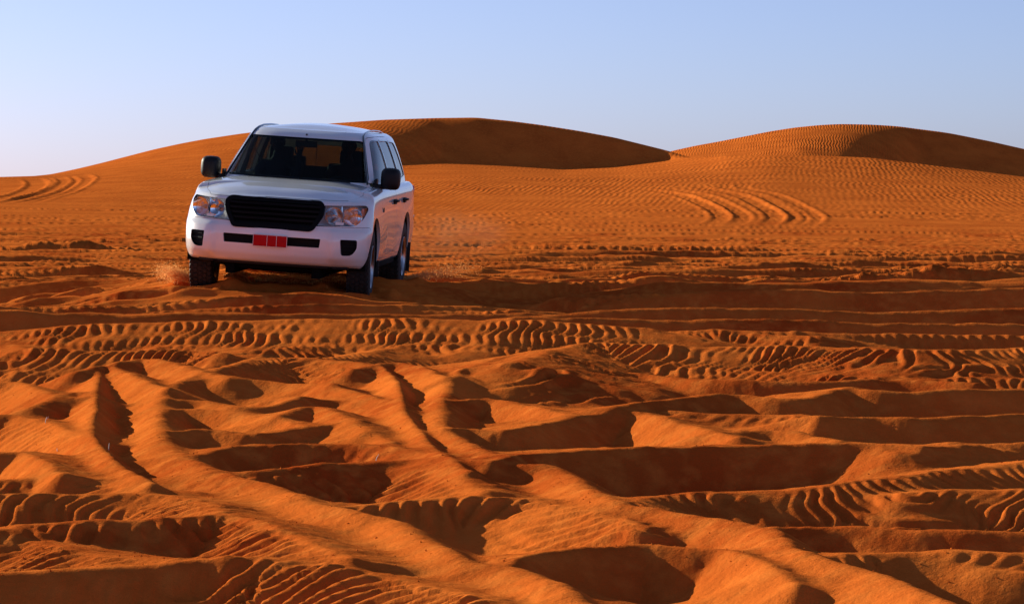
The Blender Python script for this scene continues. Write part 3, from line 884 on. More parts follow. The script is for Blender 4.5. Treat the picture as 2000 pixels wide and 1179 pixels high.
# seen from the side (y, z)
FDOOR = rounded([(.62, 1.235, .02), (.72, 1.262, .02), (1.30, 1.735, .12), (1.80, 1.752, .02), (1.825, 1.20, .02), (1.80, .50, .05), (.80, .47, .08), (.63, .60, .05)], .03)
RDOOR = rounded([(1.832, 1.752, .02), (2.62, 1.752, .05), (2.78, 1.30, .06), (2.76, 1.10, .12), (2.50, .98, .1), (2.35, .62, .1), (2.28, .47, .04), (1.812, .50, .05), (1.837, 1.20, .02)], .03)
WF = rounded([(.86, 1.262, .02), (1.37, 1.700, .10), (1.765, 1.712, .02), (1.775, 1.262, .02)], .03)
WR = rounded([(1.845, 1.712, .02), (2.575, 1.710, .05), (2.70, 1.275, .05), (1.855, 1.262, .02)], .03)
WQ = rounded([(2.665, 1.705, .03), (3.22, 1.69, .10), (3.46, 1.32, .06), (2.80, 1.285, .04)], .03)
WB = rounded([(-.62, 1.265), (.62, 1.265), (.50, 1.60), (-.50, 1.60)], .06)

lower = body_solid()
cab = cabin_solid()
full = boolean(lower, cab, 'UNION')
inner_cab = cabin_solid(inset=.045)
lowbox = bpy.data.meshes.new('lb'); bm = bmesh.new(); box(bm, (0, 2.18, .86), (1.64, 2.96, .80)); bm.to_mesh(lowbox); bm.free()
hollow = boolean(inner_cab, lowbox, 'UNION')
full = boolean(full, hollow, 'DIFFERENCE')
arch = []
for cy, rr in ((0.0, .475), (2.85, .470)):
    for sx in (1, -1):
        bm = bmesh.new(); lathe_x(bm, [(sx * .56, rr), (sx * 1.15, rr + .01)], 44, cy=cy, cz=.435)
        bmesh.ops.holes_fill(bm, edges=bm.edges); arch.append(bm_mesh(bm))
full = boolean(full, join(arch), 'DIFFERENCE')
wins = [prism(WSCR, 'y', -.2, 1.45), prism(WB, 'y', 3.2, 4.5)]
for sx in (1, -1):
    for P in (WF, WR, WQ):
        wins.append(prism(P, 'x', sx * .45, sx * 1.2))
for q_ in wins:
    full = boolean(full, q_, 'DIFFERENCE')
nose_cuts = [prism(GRILLE, 'y', -1.3, NOSE_OFF(.07)), prism(SLOT, 'y', -1.3, NOSE_OFF(.055))]
for P in (LAMP, FOG):
    for Q in (P, mirror(P)):
        nose_cuts.append(prism(Q, 'y', -1.3, NOSE_OFF(.13 if P is LAMP else .07)))
for q_ in nose_cuts:
    full = boolean(full, q_, 'DIFFERENCE')

# panels cut out of the shell with a fine gap round each
HOODP = rounded([(-.56, -1.1), (.56, -1.1), (.70, -.60), (.80, -.28), (.845, .10), (.855, .42), (.74, .55), (.4, .47), (0, .44), (-.4, .47), (-.74, .55), (-.855, .42), (-.845, .10), (-.80, -.28), (-.70, -.60)], .04)
hoodpr = prism(grow(HOODP, 0), 'z', lambda x, y: 1.082 if y < -.6 else 1.084 + .10 * min(1, (y + .6) / .9), 1.5)
GAP = .0045
panels = {}
def take(shell, make, name):
    for g_ in (0.0, -.0007, .0006, -.0013, .0011):
        piece = boolean(shell.copy(), make(g_), 'INTERSECT')
        if len(piece.polygons) > 150: break
    else:
        print('EMPTY PANEL', name)
    rest = boolean(shell, make(GAP), 'DIFFERENCE')
    return rest, piece
full, hood_me = take(full, lambda g: prism(grow(HOODP, g), 'z', lambda x, y: (1.070 if y < -.6 else 1.070 + .105 * min(1, (y + .6) / .9)) - g, 1.5), 'hood')
# front bumper: everything of the nose below the lamps
BUMP = [(-1.3, .2), (-.37, .2), (-.37, .66), (-.415, .80), (-.45, .826), (-1.3, .812)]
full, bump_me = take(full, lambda g: prism(grow(BUMP, g), 'x', -1.2, 1.2), 'bumper')
doors = []
for sx in (1, -1):
    for P in (FDOOR, RDOOR):
        full, d_ = take(full, lambda g, P=P, sx=sx: prism(grow(P, g), 'x', sx * .60, sx * 1.2), 'door')
        doors.append((sx, P is FDOOR, d_))

link('body', full, CAR, PAINT)
hood_o = link('hood', hood_me, CAR, PAINT)
bump_o = link('front_bumper', bump_me, CAR, PAINT)

# glass
shell_o = cabin_solid(inset=.006); shell_i = cabin_solid(inset=.012)
gshell = boolean(shell_o, shell_i, 'DIFFERENCE')
winj2 = [prism(WSCR, 'y', -.2, 1.45), prism(WB, 'y', 3.2, 4.5)]
def pane(P, axis, lo, hi):
    return boolean(gshell.copy(), prism(grow(P, .004), axis, lo, hi), 'INTERSECT')
ws_o = link('windscreen', pane(WSCR, 'y', -.2, 1.9), CAR, GLASS_F)
rw_o = link('rear_window', pane(WB, 'y', 3.2, 4.5), CAR, glass_mat('rear_glass', (.48, .50, .48), 1.4))
for sx in (1, -1):
    link('quarter_window', pane(WQ, 'x', sx * .45, sx * 1.2), CAR, GLASS_S)
for sx, fr, me_ in doors:
    d = link('door', me_, CAR, PAINT)
    P = WF if fr else WR
    link('window', pane(P, 'x', sx * .45, sx * 1.2), d, GLASS_C if fr else GLASS_S)
    # handle
    hy = 1.62 if fr else 2.52
    hz = 1.055
    bm = bmesh.new()
    box(bm, (sx * .968, hy, hz), (.022, .15, .06), bev=.008)
    tube(bm, [(sx * .965, hy - .115, hz + .008), (sx * .995, hy - .085, hz + .008), (sx * 1.002, hy, hz + .01), (sx * .995, hy + .085, hz + .008), (sx * .965, hy + .115, hz + .008)], .013, 8)
    link('handle', bm_mesh(bm), d, BLACK)

# black surround of the side glass, pillar covers between the windows
for sx in (1, -1):
    pil = join([prism(q, 'x', sx * .5, sx * 1.2) for q in ([(1.778, 1.262), (1.842, 1.262), (1.832, 1.712), (1.778, 1.712)], [(2.715, 1.275), (2.785, 1.285), (2.655, 1.705), (2.60, 1.705)])])
    sh = boolean(cabin_solid(inset=-.004), cabin_solid(inset=.001), 'DIFFERENCE')
    link('pillar_cover', boolean(sh, pil, 'INTERSECT'), CAR, GLOSSK)
    frame = boolean(join([prism(grow(q, .012), 'x', sx * .5, sx * 1.2) for q in (WF, WR, WQ)]), join([prism(grow(q, -.004), 'x', sx * .4, sx * 1.3) for q in (WF, WR, WQ)]), 'DIFFERENCE')
    sh = boolean(cabin_solid(inset=-.003), cabin_solid(inset=.002), 'DIFFERENCE')
    link('window_seal', boolean(sh, frame, 'INTERSECT'), CAR, GLOSSK)
# windscreen ceramic border + drip moulding running up the pillar and along the roof
wf = boolean(prism(grow(WSCR, .003), 'y', -.2, 1.9), prism(grow(WSCR, -.022), 'y', -.4, 2.1), 'DIFFERENCE')
sh = boolean(cabin_solid(inset=.0125), cabin_solid(inset=.016), 'DIFFERENCE')
link('windscreen_border', boolean(sh, wf, 'INTERSECT'), CAR, GLOSSK)
def cabin_pt(idx, f=1.0):
    return None
for sx in (1, -1):
    bm = bmesh.new()
    pts_ = [(.770, .60, 1.25), (.742, .70, 1.33), (.705, .85, 1.44), (.665, 1.02, 1.56), (.626, 1.19, 1.68), (.600, 1.32, 1.752), (.592, 1.50, 1.785), (.590, 1.8, 1.806), (.592, 2.3, 1.814), (.592, 2.8, 1.808), (.578, 3.3, 1.776)]
    tube(bm, [(sx * a, b, c) for a, b, c in pts_], [.012] * 5 + [.012] * 6, 8)
    link('roof_moulding', bm_mesh(bm), CAR, GLOSSK)

# grille: black frame standing proud and horizontal slats
def nose_ring(P, out, inn, w, name, m_, parent):
    """a rim that follows polygon P on the nose, `out` in front of it"""
    A = prism(P, 'y', NOSE_OFF(-out), NOSE_OFF(inn)); Bc = prism(grow(P, -w), 'y', NOSE_OFF(-out - .05), NOSE_OFF(inn + .05))
    return link(name, boolean(A, Bc, 'DIFFERENCE'), parent, m_)
gr = link('grille', prism(grow(GRILLE, -.002), 'y', NOSE_OFF(.045), NOSE_OFF(.068)), CAR, DARK)
nose_ring(grow(GRILLE, .004), .016, .06, .045, 'grille_frame', GRILLM, gr)
slatm = []
for zz in (.815, .865, .915, .965, 1.015):
    hw = float(np.interp(zz, [.765, .93, 1.035], [.40, .485, .49]))
    P = [(x, zz + dz) for x, dz in ((-hw, -.012), (-hw * .5, -.012), (0, -.012), (hw * .5, -.012), (hw, -.012), (hw, .012), (hw * .5, .012), (0, .012), (-hw * .5, .012), (-hw, .012))]
    link('slat', prism(P, 'y', NOSE_OFF(.004), NOSE_OFF(.05)), gr, GRILLM)
# air slot, with the plate across it
link('air_intake', prism(grow(SLOT, -.001), 'y', NOSE_OFF(.035), NOSE_OFF(.052)), bump_o, GRILLM)
for Q in (FOG, mirror(FOG)):
    f_ = link('fog_lamp_cover', prism(grow(Q, -.001), 'y', NOSE_OFF(.03), NOSE_OFF(.066)), bump_o, GRILLM)
    cx_ = sum(p[0] for p in Q) / len(Q)
    for zz in (.575, .625, .675):
        link('slat', prism([(cx_ - .062, zz - .007), (cx_ + .062, zz - .007), (cx_ + .062, zz + .007), (cx_ - .062, zz + .007)], 'y', NOSE_OFF(.018), NOSE_OFF(.034)), f_, GRILLM)
bm = bmesh.new(); box(bm, (-.005, -.905, .640), (.352, .012, .122), bev=.004)
plate = link('number_plate', bm_mesh(bm), CAR, PLATE)
plate['label'] = 'red number plate with thin white border and two upright white lines'
bm = bmesh.new()
for c, s in (((-.005, -.913, .6985), (.352, .004, .0035)), ((-.005, -.913, .5815), (.352, .004, .0035)), ((-.1795, -.913, .64), (.0035, .004, .116)), ((.1695, -.913, .64), (.0035, .004, .116)), ((-.036, -.913, .64), (.0035, .004, .114)), ((.062, -.913, .64), (.0035, .004, .114))):
    box(bm, c, s)
link('plate_border', bm_mesh(bm), plate, PLATEW)
# bracket behind the plate
bm = bmesh.new(); box(bm, (0, -.875, .64), (.2, .07, .05)); link('plate_bracket', bm_mesh(bm), CAR, BLACK)

# head lamps
nshell = None
for sx in (1, -1):
    Q = LAMP if sx > 0 else mirror(LAMP)
    hl = link('headlight', prism(grow(Q, -.001), 'y', NOSE_OFF(.10), NOSE_OFF(.128)), CAR, HOUSE)
    lens = link('lens', prism(grow(Q, -.003), 'y', NOSE_OFF(.002), NOSE_OFF(.006)), hl, GLASS_L)
    # densify is unnecessary: the outline follows the nose
    for k, (cx_, cz_, rr) in enumerate(((.598, .932, .092), (.772, .936, .098))):
        x = sx * cx_; y = front_y(cx_, cz_)
        yaw = Matrix.Rotation(rad(sx * (14 if k == 0 else 24)), 3, 'Z')
        bm = bmesh.new()
        prof = [(0.0, .012), (.010, .03), (.028, .058), (.052, rr * .93), (.066, rr), (.067, rr + .001)]
        n = 28; rings = []
        for dpt, r in prof:
            rings.append([bm.verts.new(Vector((x, y + .095, cz_)) + yaw @ Vector((r * math.cos(2 * math.pi * q / n), -dpt, r * math.sin(2 * math.pi * q / n)))) for q in range(n)])
        for A, Bq in zip(rings, rings[1:]):
            for q in range(n): bm.faces.new((A[q], A[(q + 1) % n], Bq[(q + 1) % n], Bq[q]))
        bm.faces.new(rings[0])
        rf = link('reflector', bm_mesh(bm), hl, CHROME)
        bm = bmesh.new()
        c0 = Vector((x, y + .09, cz_))
        tube(bm, [c0, c0 + yaw @ Vector((0, -.035, 0)), c0 + yaw @ Vector((0, -.05, 0))], [.016, .016, .006], 10)
        tube(bm, [c0 + yaw @ Vector((-.022, -.045, -.022)), c0 + yaw @ Vector((.022, -.045, -.022))], .003, 5)
        link('bulb', bm_mesh(bm), hl, STEEL)
        # fine vertical flutes of the outer lamp
        if k == 1:
            bm = bmesh.new()
            for fx in np.linspace(-.07, .07, 12):
                hgt = math.sqrt(max(rr ** 2 - fx ** 2, 1e-4)) * .9
                p_ = Vector((x, y + .028, cz_)) + yaw @ Vector((fx, 0, 0))
                tube(bm, [p_ + Vector((0, 0, -hgt)), p_ + Vector((0, 0, hgt))], .0022, 4)
            link('flute', bm_mesh(bm), hl, CHROME)
    bm = bmesh.new()
    y = front_y(.70, .95)
    box(bm, (sx * .686, y + .035, .945), (.012, .03, .18), rot=None, bev=.003)
    link('divider', bm_mesh(bm), hl, CHROME)
    ab = [(.862, 1.018), (.912, 1.026), (.900, .95), (.855, .915)]
    ab = ab if sx > 0 else mirror(ab)
    link('indicator', prism(ab, 'y', NOSE_OFF(.03), NOSE_OFF(.06)), hl, AMBER)
    sm_ = rounded([(.635, .872), (.715, .872), (.715, .845), (.635, .845)], .005)
    sm_ = sm_ if sx > 0 else mirror(sm_)
    link('side_lamp', prism(sm_, 'y', NOSE_OFF(.02), NOSE_OFF(.05)), hl, PLATEW)
    # black seal line under the lamp
    nose_ring(grow(Q, .004), -.001, .03, .006, 'seal', GLOSSK, hl)

# wing mirrors
for sx in (1, -1):
    mr = bpy.data.objects.new('wing_mirror', None)
    bm = bmesh.new()
    def ring(y, w, h, dx=0, dz=0, n=20):
        out = []
        for k in range(n):
            a = 2 * math.pi * k / n; c_, s_ = math.cos(a), math.sin(a)
            e = .55
            out.append((sx * (.985 + dx + .84 * w * math.copysign(abs(c_) ** e, c_)), y, 1.318 + dz + h * math.copysign(abs(s_) ** e, s_)))
        return out
    rs = [ring(.735, .055, .055), ring(.750, .085, .088), ring(.78, .115, .11), ring(.84, .125, .118), ring(.895, .127, .12), ring(.90, .118, .11)]
    V, F = loft(rs); mm = mesh_of(V, F); fix_normals(mm)
    mo = link('wing_mirror', mm, CAR, BLACK)
    bm = bmesh.new()
    tube(bm, [(sx * .80, .80, 1.235), (sx * .86, .81, 1.225), (sx * .92, .83, 1.23), (sx * .94, .84, 1.26)], [.035, .03, .03, .028], 10)
    box(bm, (sx * .835, .85, 1.275), (.02, .17, .07), bev=.006)
    link('arm', bm_mesh(bm), mo, BLACK)
    rs = [ring(.9005, .108, .10), ring(.9025, .108, .10)]
    V, F = loft(rs); mm = mesh_of(V, F); fix_normals(mm)
    link('mirror_glass', mm, mo, MIRG)

# wheels
def make_wheel(sx, x, y, steer=0.0):
    w = bpy.data.objects.new('wheel', None); COL.objects.link(w); w.parent = CAR
    w.location = (x, y, .398); w.rotation_euler = (0, 0, rad(steer))
    R_ = .398
    bm = bmesh.new()
    W_ = .86
    lathe_x(bm, [(q * W_, p) for q, p in [(-.105, .222), (-.128, .235), (-.142, .285), (-.142, .325), (-.134, .365), (-.118, .386), (-.08, R_ - .009), (0, R_ - .007), (.08, R_ - .009), (.118, .386), (.134, .365), (.142, .325), (.142, .285), (.128, .235), (.105, .222)]], 64)
    ty = link('tyre', bm_mesh(bm), w, RUBBER, angle=50)
    bm = bmesh.new()
    n = 44
    for k in range(n):
        for row, (tx, wd, off) in enumerate(((-.108, .042, 0), (-.056, .044, .5), (0, .038, 0), (.056, .044, .5), (.108, .042, 0))):
            a = 2 * math.pi * (k + off) / n
            rot = Matrix.Rotation(a, 3, 'X') @ Matrix.Rotation(rad(14 if row % 2 else -14), 3, 'Z')
            rr = R_ - .004 if abs(tx) < .1 else R_ - .012
            c = Matrix.Rotation(a, 3, 'X') @ Vector((tx * W_, 0, rr))
            box(bm, c, (wd * W_, .040, .018), rot=rot)
    t_ = link('tread', bm_mesh(bm), w, RUBBER, smooth_=False)
    t_['kind'] = 'stuff'
    bm = bmesh.new()
    o = sx
    lathe_x(bm, [(-.11, .222), (-.10, .205), (.06, .200), (.095, .205), (.118, .226), (.121, .222), (.10, .198), (.075, .192)], 48)
    link('rim', bm_mesh(bm), w, STEEL)
    bm = bmesh.new()
    lathe_x(bm, [(o * .085, .001), (o * .088, .045), (o * .075, .075), (o * .055, .085)], 24)
    for k in range(5):
        a = 2 * math.pi * k / 5
        rot = Matrix.Rotation(a, 3, 'X')
        vs_ = box(bm, (0, 0, 0), (.035, .085, .135), bev=.01)
        bmesh.ops.transform(bm, verts=vs_, matrix=(Matrix.Rotation(a, 4, 'X') @ Matrix.Translation((o * .068, 0, .135))))
    link('spokes', bm_mesh(bm), w, STEEL)
    bm = bmesh.new(); lathe_x(bm, [(o * .02, .001), (o * .02, .155), (-o * .01, .155), (-o * .01, .001)], 32)
    link('brake_disc', bm_mesh(bm), w, mat('disc_steel', (.12, .11, .10), .5, metal=1.0) if 'disc_steel' not in bpy.data.materials else bpy.data.materials['disc_steel'])
    return w
for sx in (1, -1):
    make_wheel(sx, sx * .83, 0, 3)
    make_wheel(sx, sx * .83, 2.85)

# wheel-arch liners, underbody
for sx in (1, -1):
    for cy, rr in ((0.0, .470), (2.85, .465)):
        bm = bmesh.new()
        n = 24; A0, A1 = rad(-8), rad(188)
        r0 = []; r1 = []; r2 = []
        for k in range(n + 1):
            a = A0 + (A1 - A0) * k / n
            c_, s_ = math.cos(a), math.sin(a)
            r0.append(bm.verts.new((sx * .935, cy + rr * c_, .435 + rr * s_))); r1.append(bm.verts.new((sx * .57, cy + rr * c_, .435 + rr * s_)))
            r2.append(bm.verts.new((sx * .57, cy + rr * .02 * c_, .435 + rr * .02 * s_)))
        for k in range(n):
            bm.faces.new((r0[k], r0[k + 1], r1[k + 1], r1[k])); bm.faces.new((r1[k], r1[k + 1], r2[k + 1], r2[k]))
        link('wheel_liner', bm_mesh(bm), CAR, DARK)
bm = bmesh.new()
box(bm, (0, 1.6, .375), (1.05, 4.3, .10), bev=.02)
for sx in (1, -1):
    box(bm, (sx * .45, 1.55, .33), (.09, 4.4, .12), bev=.01)
    box(bm, (sx * .86, 1.42, .385), (.10, 1.75, .07), bev=.02)
link('chassis', bm_mesh(bm), CAR, DARK)
bm = bmesh.new()
tube(bm, [(-.78, 2.85, .37), (-.15, 2.85, .36), (.15, 2.85, .36), (.78, 2.85, .37)], [.045, .05, .05, .045], 10)
g = bmesh.ops.create_icosphere(bm, subdivisions=2, radius=.14, matrix=Matrix.Translation((0, 2.85, .36)))
tube(bm, [(-.78, .0, .39), (-.3, .02, .33), (.3, .02, .33), (.78, .0, .39)], [.03, .05, .05, .03], 10)
link('axle', bm_mesh(bm), CAR, BLACK)
bm = bmesh.new()
P = [(-.62, -.70), (.62, -.70), (.55, -.25), (-.55, -.25)]
V = [(x, y, .385 if y < -.5 else .315) for x, y in P] + [(x, y, .405 if y < -.5 else .36) for x, y in P]
mm = mesh_of(V, [(0, 1, 2, 3), (4, 7, 6, 5), (0, 4, 5, 1), (1, 5, 6, 2), (2, 6, 7, 3), (3, 7, 4, 0)]); bm.free()
link('skid_plate', mm, CAR, DARK, smooth_=False)
# dark lower lip of the bumper
bm = bmesh.new()
tube(bm, [(x, front_y(abs(x), .42) + .035, .40) for x in np.linspace(-.78, .78, 22)], .018, 6)
link('bumper_lip', bm_mesh(bm), bump_o, BLACK)
# mud flaps
for sx in (1, -1):
    bm = bmesh.new(); box(bm, (sx * .84, 3.335, .37), (.27, .014, .34), bev=.005); link('mud_flap', bm_mesh(bm), CAR, BLACK)
    bm = bmesh.new(); box(bm, (sx * .86, .50, .36), (.20, .012, .18), bev=.004); link('mud_flap', bm_mesh(bm), CAR, BLACK)
# tail lamps, rear bumper
for sx in (1, -1):
    bm = bmesh.new(); box(bm, (sx * .835, 3.835, 1.06), (.12, .17, .28), bev=.03, rot=Matrix.Rotation(rad(sx * 36), 3, 'Z')); link('tail_lamp', bm_mesh(bm), CAR, REDL)
    bm = bmesh.new(); box(bm, (sx * .915, 3.84, .78), (.05, .06, .13), bev=.01); link('reflector', bm_mesh(bm), CAR, GLOSSK)
# fuel flap line, badge spot and side repeater on the wings
for sx in (1, -1):
    bm = bmesh.new(); box(bm, (sx * .966, .62, .985), (.008, .035, .05), bev=.003); link('side_repeater', bm_mesh(bm), CAR, BLACK)
# wipers
for x0, x1 in ((-.48, .05), (.05, .60)):
    bm = bmesh.new()
    def wsp(x, z): # point just above the glass
        return Vector((x, np.interp(z, [1.17, 1.26, 1.40, 1.55], [.30, .43, .63, .85]) + .10 * (abs(x) / .7) ** 2 - .02, z))
    tube(bm, [wsp(x0, 1.262), wsp((x0 + x1) / 2, 1.272), wsp(x1, 1.268)], .008, 6)
    tube(bm, [wsp(x1, 1.25), wsp((x0 + x1) / 2 + .05, 1.282)], .010, 6)
    link('wiper', bm_mesh(bm), CAR, BLACK)

# ---- inside ----
bm = bmesh.new()
box(bm, (0, .88, 1.10), (1.50, .50, .20), bev=.05)
box(bm, (.40, 1.0, 1.225), (.42, .20, .09), bev=.03)
box(bm, (0, 1.15, .95), (.28, .5, .45), bev=.05)
link('dashboard', bm_mesh(bm), CAR, TRIM)
bm = bmesh.new(); box(bm, (0, 2.2, .50), (1.60, 2.9, .05)); link('cabin_floor', bm_mesh(bm), CAR, TRIM)
bm = bmesh.new()
ring_ = []
rotw = Matrix.Rotation(rad(-65), 3, 'X')
cw = Vector((.40, 1.22, 1.12))
tube(bm, [cw + rotw @ Vector((.19 * math.cos(a), .19 * math.sin(a), 0)) for a in np.linspace(0, 2 * math.pi, 33).tolist()], .015, 8, close=False)
tube(bm, [cw + rotw @ Vector((-.18, 0, 0)), cw, cw + rotw @ Vector((.18, 0, 0))], .016, 6)
tube(bm, [cw, cw + Vector((0, -.22, -.08))], .03, 8)
link('steering_wheel', bm_mesh(bm), CAR, TRIM)
def seat(x, y, w, name='seat', m_=SEATM):
    bm = bmesh.new()
    dz_ = -.06 if w > .7 else 0
    box(bm, (x, y, .82), (w, .52, .16), bev=.05)
    box(bm, (x, y + .34, 1.12 + dz_), (w, .15, .62), bev=.05, rot=Matrix.Rotation(rad(-14), 3, 'X'))
    for hx in ([x] if w < .7 else [x - w * .3, x + w * .3]):
        box(bm, (hx, y + .44, 1.49 + dz_ * 1.8), (.27, .10, .18), bev=.035, rot=Matrix.Rotation(rad(-10), 3, 'X'))
        for q in (-.06, .06): tube(bm, [(hx + q, y + .42, 1.36), (hx + q, y + .44, 1.48)], .008, 6)
    return link(name, bm_mesh(bm), CAR, m_)
seat(.40, 1.55, .52); seat(-.40, 1.55, .52); seat(0, 2.45, 1.30)
bm = bmesh.new()
box(bm, (0, 1.16, 1.63), (.24, .03, .07), bev=.012)
tube(bm, [(0, 1.16, 1.66), (0, 1.13, 1.74)], .012, 6)
link('rear_view_mirror', bm_mesh(bm), CAR, TRIM)
bm = bmesh.new()
for sx in (1, -1):
    for y_ in (1.80, 2.70):
        tube(bm, [(sx * .80, y_, 1.25), (sx * .735, y_ - .01, 1.50), (sx * .66, y_ - .02, 1.70)], .028, 8)
link('pillar_trim', bm_mesh(bm), CAR, BEIGE)
bm = bmesh.new()
for sx in (1, -1): tube(bm, [(sx * .69, 1.86, 1.56), (sx * .60, 1.84, 1.40), (sx * .56, 1.75, 1.1)], .006, 4)
for x in (-.25, .25): tube(bm, [(x, 3.68, 1.36), (x, 3.66, 1.60)], .004, 4)
link('seat_belt', bm_mesh(bm), CAR, BEIGE)

# ---------------------------------------------------------------- people inside
def skin_mesh(pts, edges, radii, sub=2, root=0):
    me_ = bpy.data.meshes.new('s'); me_.from_pydata([tuple(p) for p in pts], edges, [])
    o = bpy.data.objects.new('tmp_s', me_); COL.objects.link(o)
    md = o.modifiers.new('s', 'SKIN'); md.use_smooth_shade = True; md.branch_smoothing = .6
    o.data.skin_vertices[0].data[root].use_root = True
    for i, r in enumerate(radii):
        r = r if isinstance(r, tuple) else (r, r)
        o.data.skin_vertices[0].data[i].radius = r
    s2 = o.modifiers.new('u', 'SUBSURF'); s2.levels = sub
    dg = bpy.context.evaluated_depsgraph_get()
    r = bpy.data.meshes.new_from_object(o.evaluated_get(dg))
    bpy.data.objects.remove(o)
    return r

def hand(W, fwd, up, sd, grip=.5):
    """palm and five fingers starting at the wrist W; returns a mesh"""
    W, fwd, up = Vector(W), Vector(fwd).normalized(), Vector(up).normalized()
    sid_ = fwd.cross(up).normalized() * sd
    P = [W - fwd * .05, W + fwd * .045, W + fwd * .09]; E = [(0, 1), (1, 2)]; Rr = [.024, (.036, .018), (.038, .016)]
    for k, (ln, off) in enumerate(((.070, -.030), (.078, -.010), (.073, .011), (.058, .030))):
        b = len(P)
        base = W + fwd * .095 + sid_ * off
        d = fwd.copy(); pts_ = [base]
        for j, fr in enumerate((.45, .32, .23)):
            ang = grip * (.5 + .6 * j)
            dd_ = (fwd * math.cos(ang) - up * math.sin(ang))
            pts_.append(pts_[-1] + dd_ * ln * fr)
        P += pts_; E += [(2, b)] + [(b + j, b + j + 1) for j in range(3)]; Rr += [.0100, .0092, .0085, .0072]
    b = len(P)
    t0 = W + fwd * .035 - sid_ * .032
    P += [t0, t0 + fwd * .025 - sid_ * .022 - up * .01, t0 + fwd * .050 - sid_ * .026 - up * .022, t0 + fwd * .066 - sid_ * .022 - up * .03]
    E += [(1, b), (b, b + 1), (b + 1, b + 2), (b + 2, b + 3)]; Rr += [.013, .012, .0105, .0085]
    return skin_mesh(P, E, Rr, 1)

def person(x, y, shirt, label, arms, turn=0.0, hair_m=HAIR):
    """seated figure with its hips at (x, y) of the car; arms: ((elbow), (wrist), (hand direction)) for +x and -x"""
    hz = .93
    P = [(x, y, hz), (x, y + .05, hz + .16), (x, y + .10, hz + .34), (x, y + .11, hz + .47), (x, y + .10, hz + .55), (x, y + .08, hz + .62)]
    E = [(0, 1), (1, 2), (2, 3), (3, 4), (4, 5)]; Rr = [(.17, .13), (.155, .11), (.18, .115), (.12, .08), (.058, .058), (.055, .055)]
    hands = []
    for sx, (el, wr, hd) in zip((1, -1), arms):
        b = len(P)
        P += [(x + sx * .17, y + .10, hz + .43), (x + sx * .20, y + .09, hz + .38), el, wr]
        E += [(3, b), (b, b + 1), (b + 1, b + 2), (b + 2, b + 3)]; Rr += [.062, .056, .044, .028]
        hands.append((wr, hd, sx))
        b = len(P)
        P += [(x + sx * .10, y - .04, hz - .02), (x + sx * .14, y - .42, hz + .03), (x + sx * .13, y - .62, hz - .32), (x + sx * .13, y - .74, hz - .38)]
        E += [(0, b), (b, b + 1), (b + 1, b + 2), (b + 2, b + 3)]; Rr += [.095, .068, .045, .035]
    body = skin_mesh(P, E, Rr, 2)
    # head: one shaped ellipsoid with brow, nose, chin, joined to the neck
    bm = bmesh.new(); bm.from_mesh(body)
    hb = bmesh.new(); bmesh.ops.create_uvsphere(hb, u_segments=28, v_segments=22, radius=1)
    hc = Vector((x, y + .06, hz + .70)); Rz = Matrix.Rotation(turn, 3, 'Z')
    for v in hb.verts:
        p = v.co.copy()
        q = Vector((p.x * .076, p.y * .098, p.z * .118))
        if p.z < -.1: q.x *= 1 - .35 * (-p.z - .1); q.y = q.y * (1 - .18 * (-p.z)) - .012 * (-p.z)
        fr = max(0, -p.y)
        q.y -= .022 * math.exp(-((p.x / .13) ** 2)) * math.exp(-(((p.z + .16) / .16) ** 2)) * (fr > .6)          # nose
        q.y += .010 * math.exp(-(((abs(p.x) - .36) / .16) ** 2)) * math.exp(-(((p.z - .02) / .12) ** 2)) * (fr > .5)  # eye sockets
        q.y -= .005 * math.exp(-((p.x / .25) ** 2)) * math.exp(-(((p.z + .48) / .07) ** 2)) * (fr > .5)          # lips
        q.y -= .006 * math.exp(-((p.x / .3) ** 2)) * math.exp(-(((p.z + .82) / .12) ** 2))
        v.co = Rz @ q + hc
    for sx in (1, -1):
        g = bmesh.ops.create_uvsphere(hb, u_segments=10, v_segments=8, radius=1)
        for v in g['verts']: v.co = Rz @ Vector((sx * .077 + v.co.x * .010, v.co.y * .020 + .008, v.co.z * .032 - .005)) + hc
    hm = bm_mesh(hb); nb = len(bm.faces); bm.from_mesh(hm)
    for wr, hd, sx in hands:
        hmesh = hand(wr, hd, (0, -.3, 1) if abs(hd[2]) < .6 else (0, -1, 0), sx, .7)
        bm.from_mesh(hmesh)
    bmesh.ops.recalc_face_normals(bm, faces=bm.faces)
    for f in bm.faces: f.material_index = 0; f.smooth = True
    bm.faces.ensure_lookup_table()
    for f in bm.faces:
        c = f.calc_center_median()
        if f.index < nb:
            f.material_index = 1 if c.z > hz + .50 and abs(c.x - x) < .08 else (2 if c.z < hz + .05 else 0)
        else: f.material_index = 1
    me_ = bm_mesh(bm)
    o = link('person', me_, None, shirt, smooth_=False)
    o.data.materials.append(SKIN); o.data.materials.append(TROUS)
    o.matrix_world = CARM
    o['label'] = label; o['category'] = 'person'
    hb = bmesh.new(); bmesh.ops.create_uvsphere(hb, u_segments=24, v_segments=18, radius=1)
    rr_ = random.Random(3)
    for v in hb.verts:
        p = v.co.copy(); front = p.y < -.25
        k = 1.09 + rr_.uniform(-.015, .02)
        q = Vector((p.x * .076 * k, p.y * .098 * k + .006, p.z * .118 * k + .004))
        if front and p.z < .55: q = q * .86
        if p.z < -.35: q = q * .8
        v.co = Rz @ q + hc
    h_ = link('hair', bm_mesh(hb), o, hair_m)
    eb = bmesh.new()
    for sx in (1, -1):
        g = bmesh.ops.create_uvsphere(eb, u_segments=10, v_segments=8, radius=.0085)
        bmesh.ops.translate(eb, verts=g['verts'], vec=Rz @ Vector((sx * .030, -.079, .001)) + hc)
    link('eyes', bm_mesh(eb), o, mat('eye', (.12, .10, .09), .3))
    return o
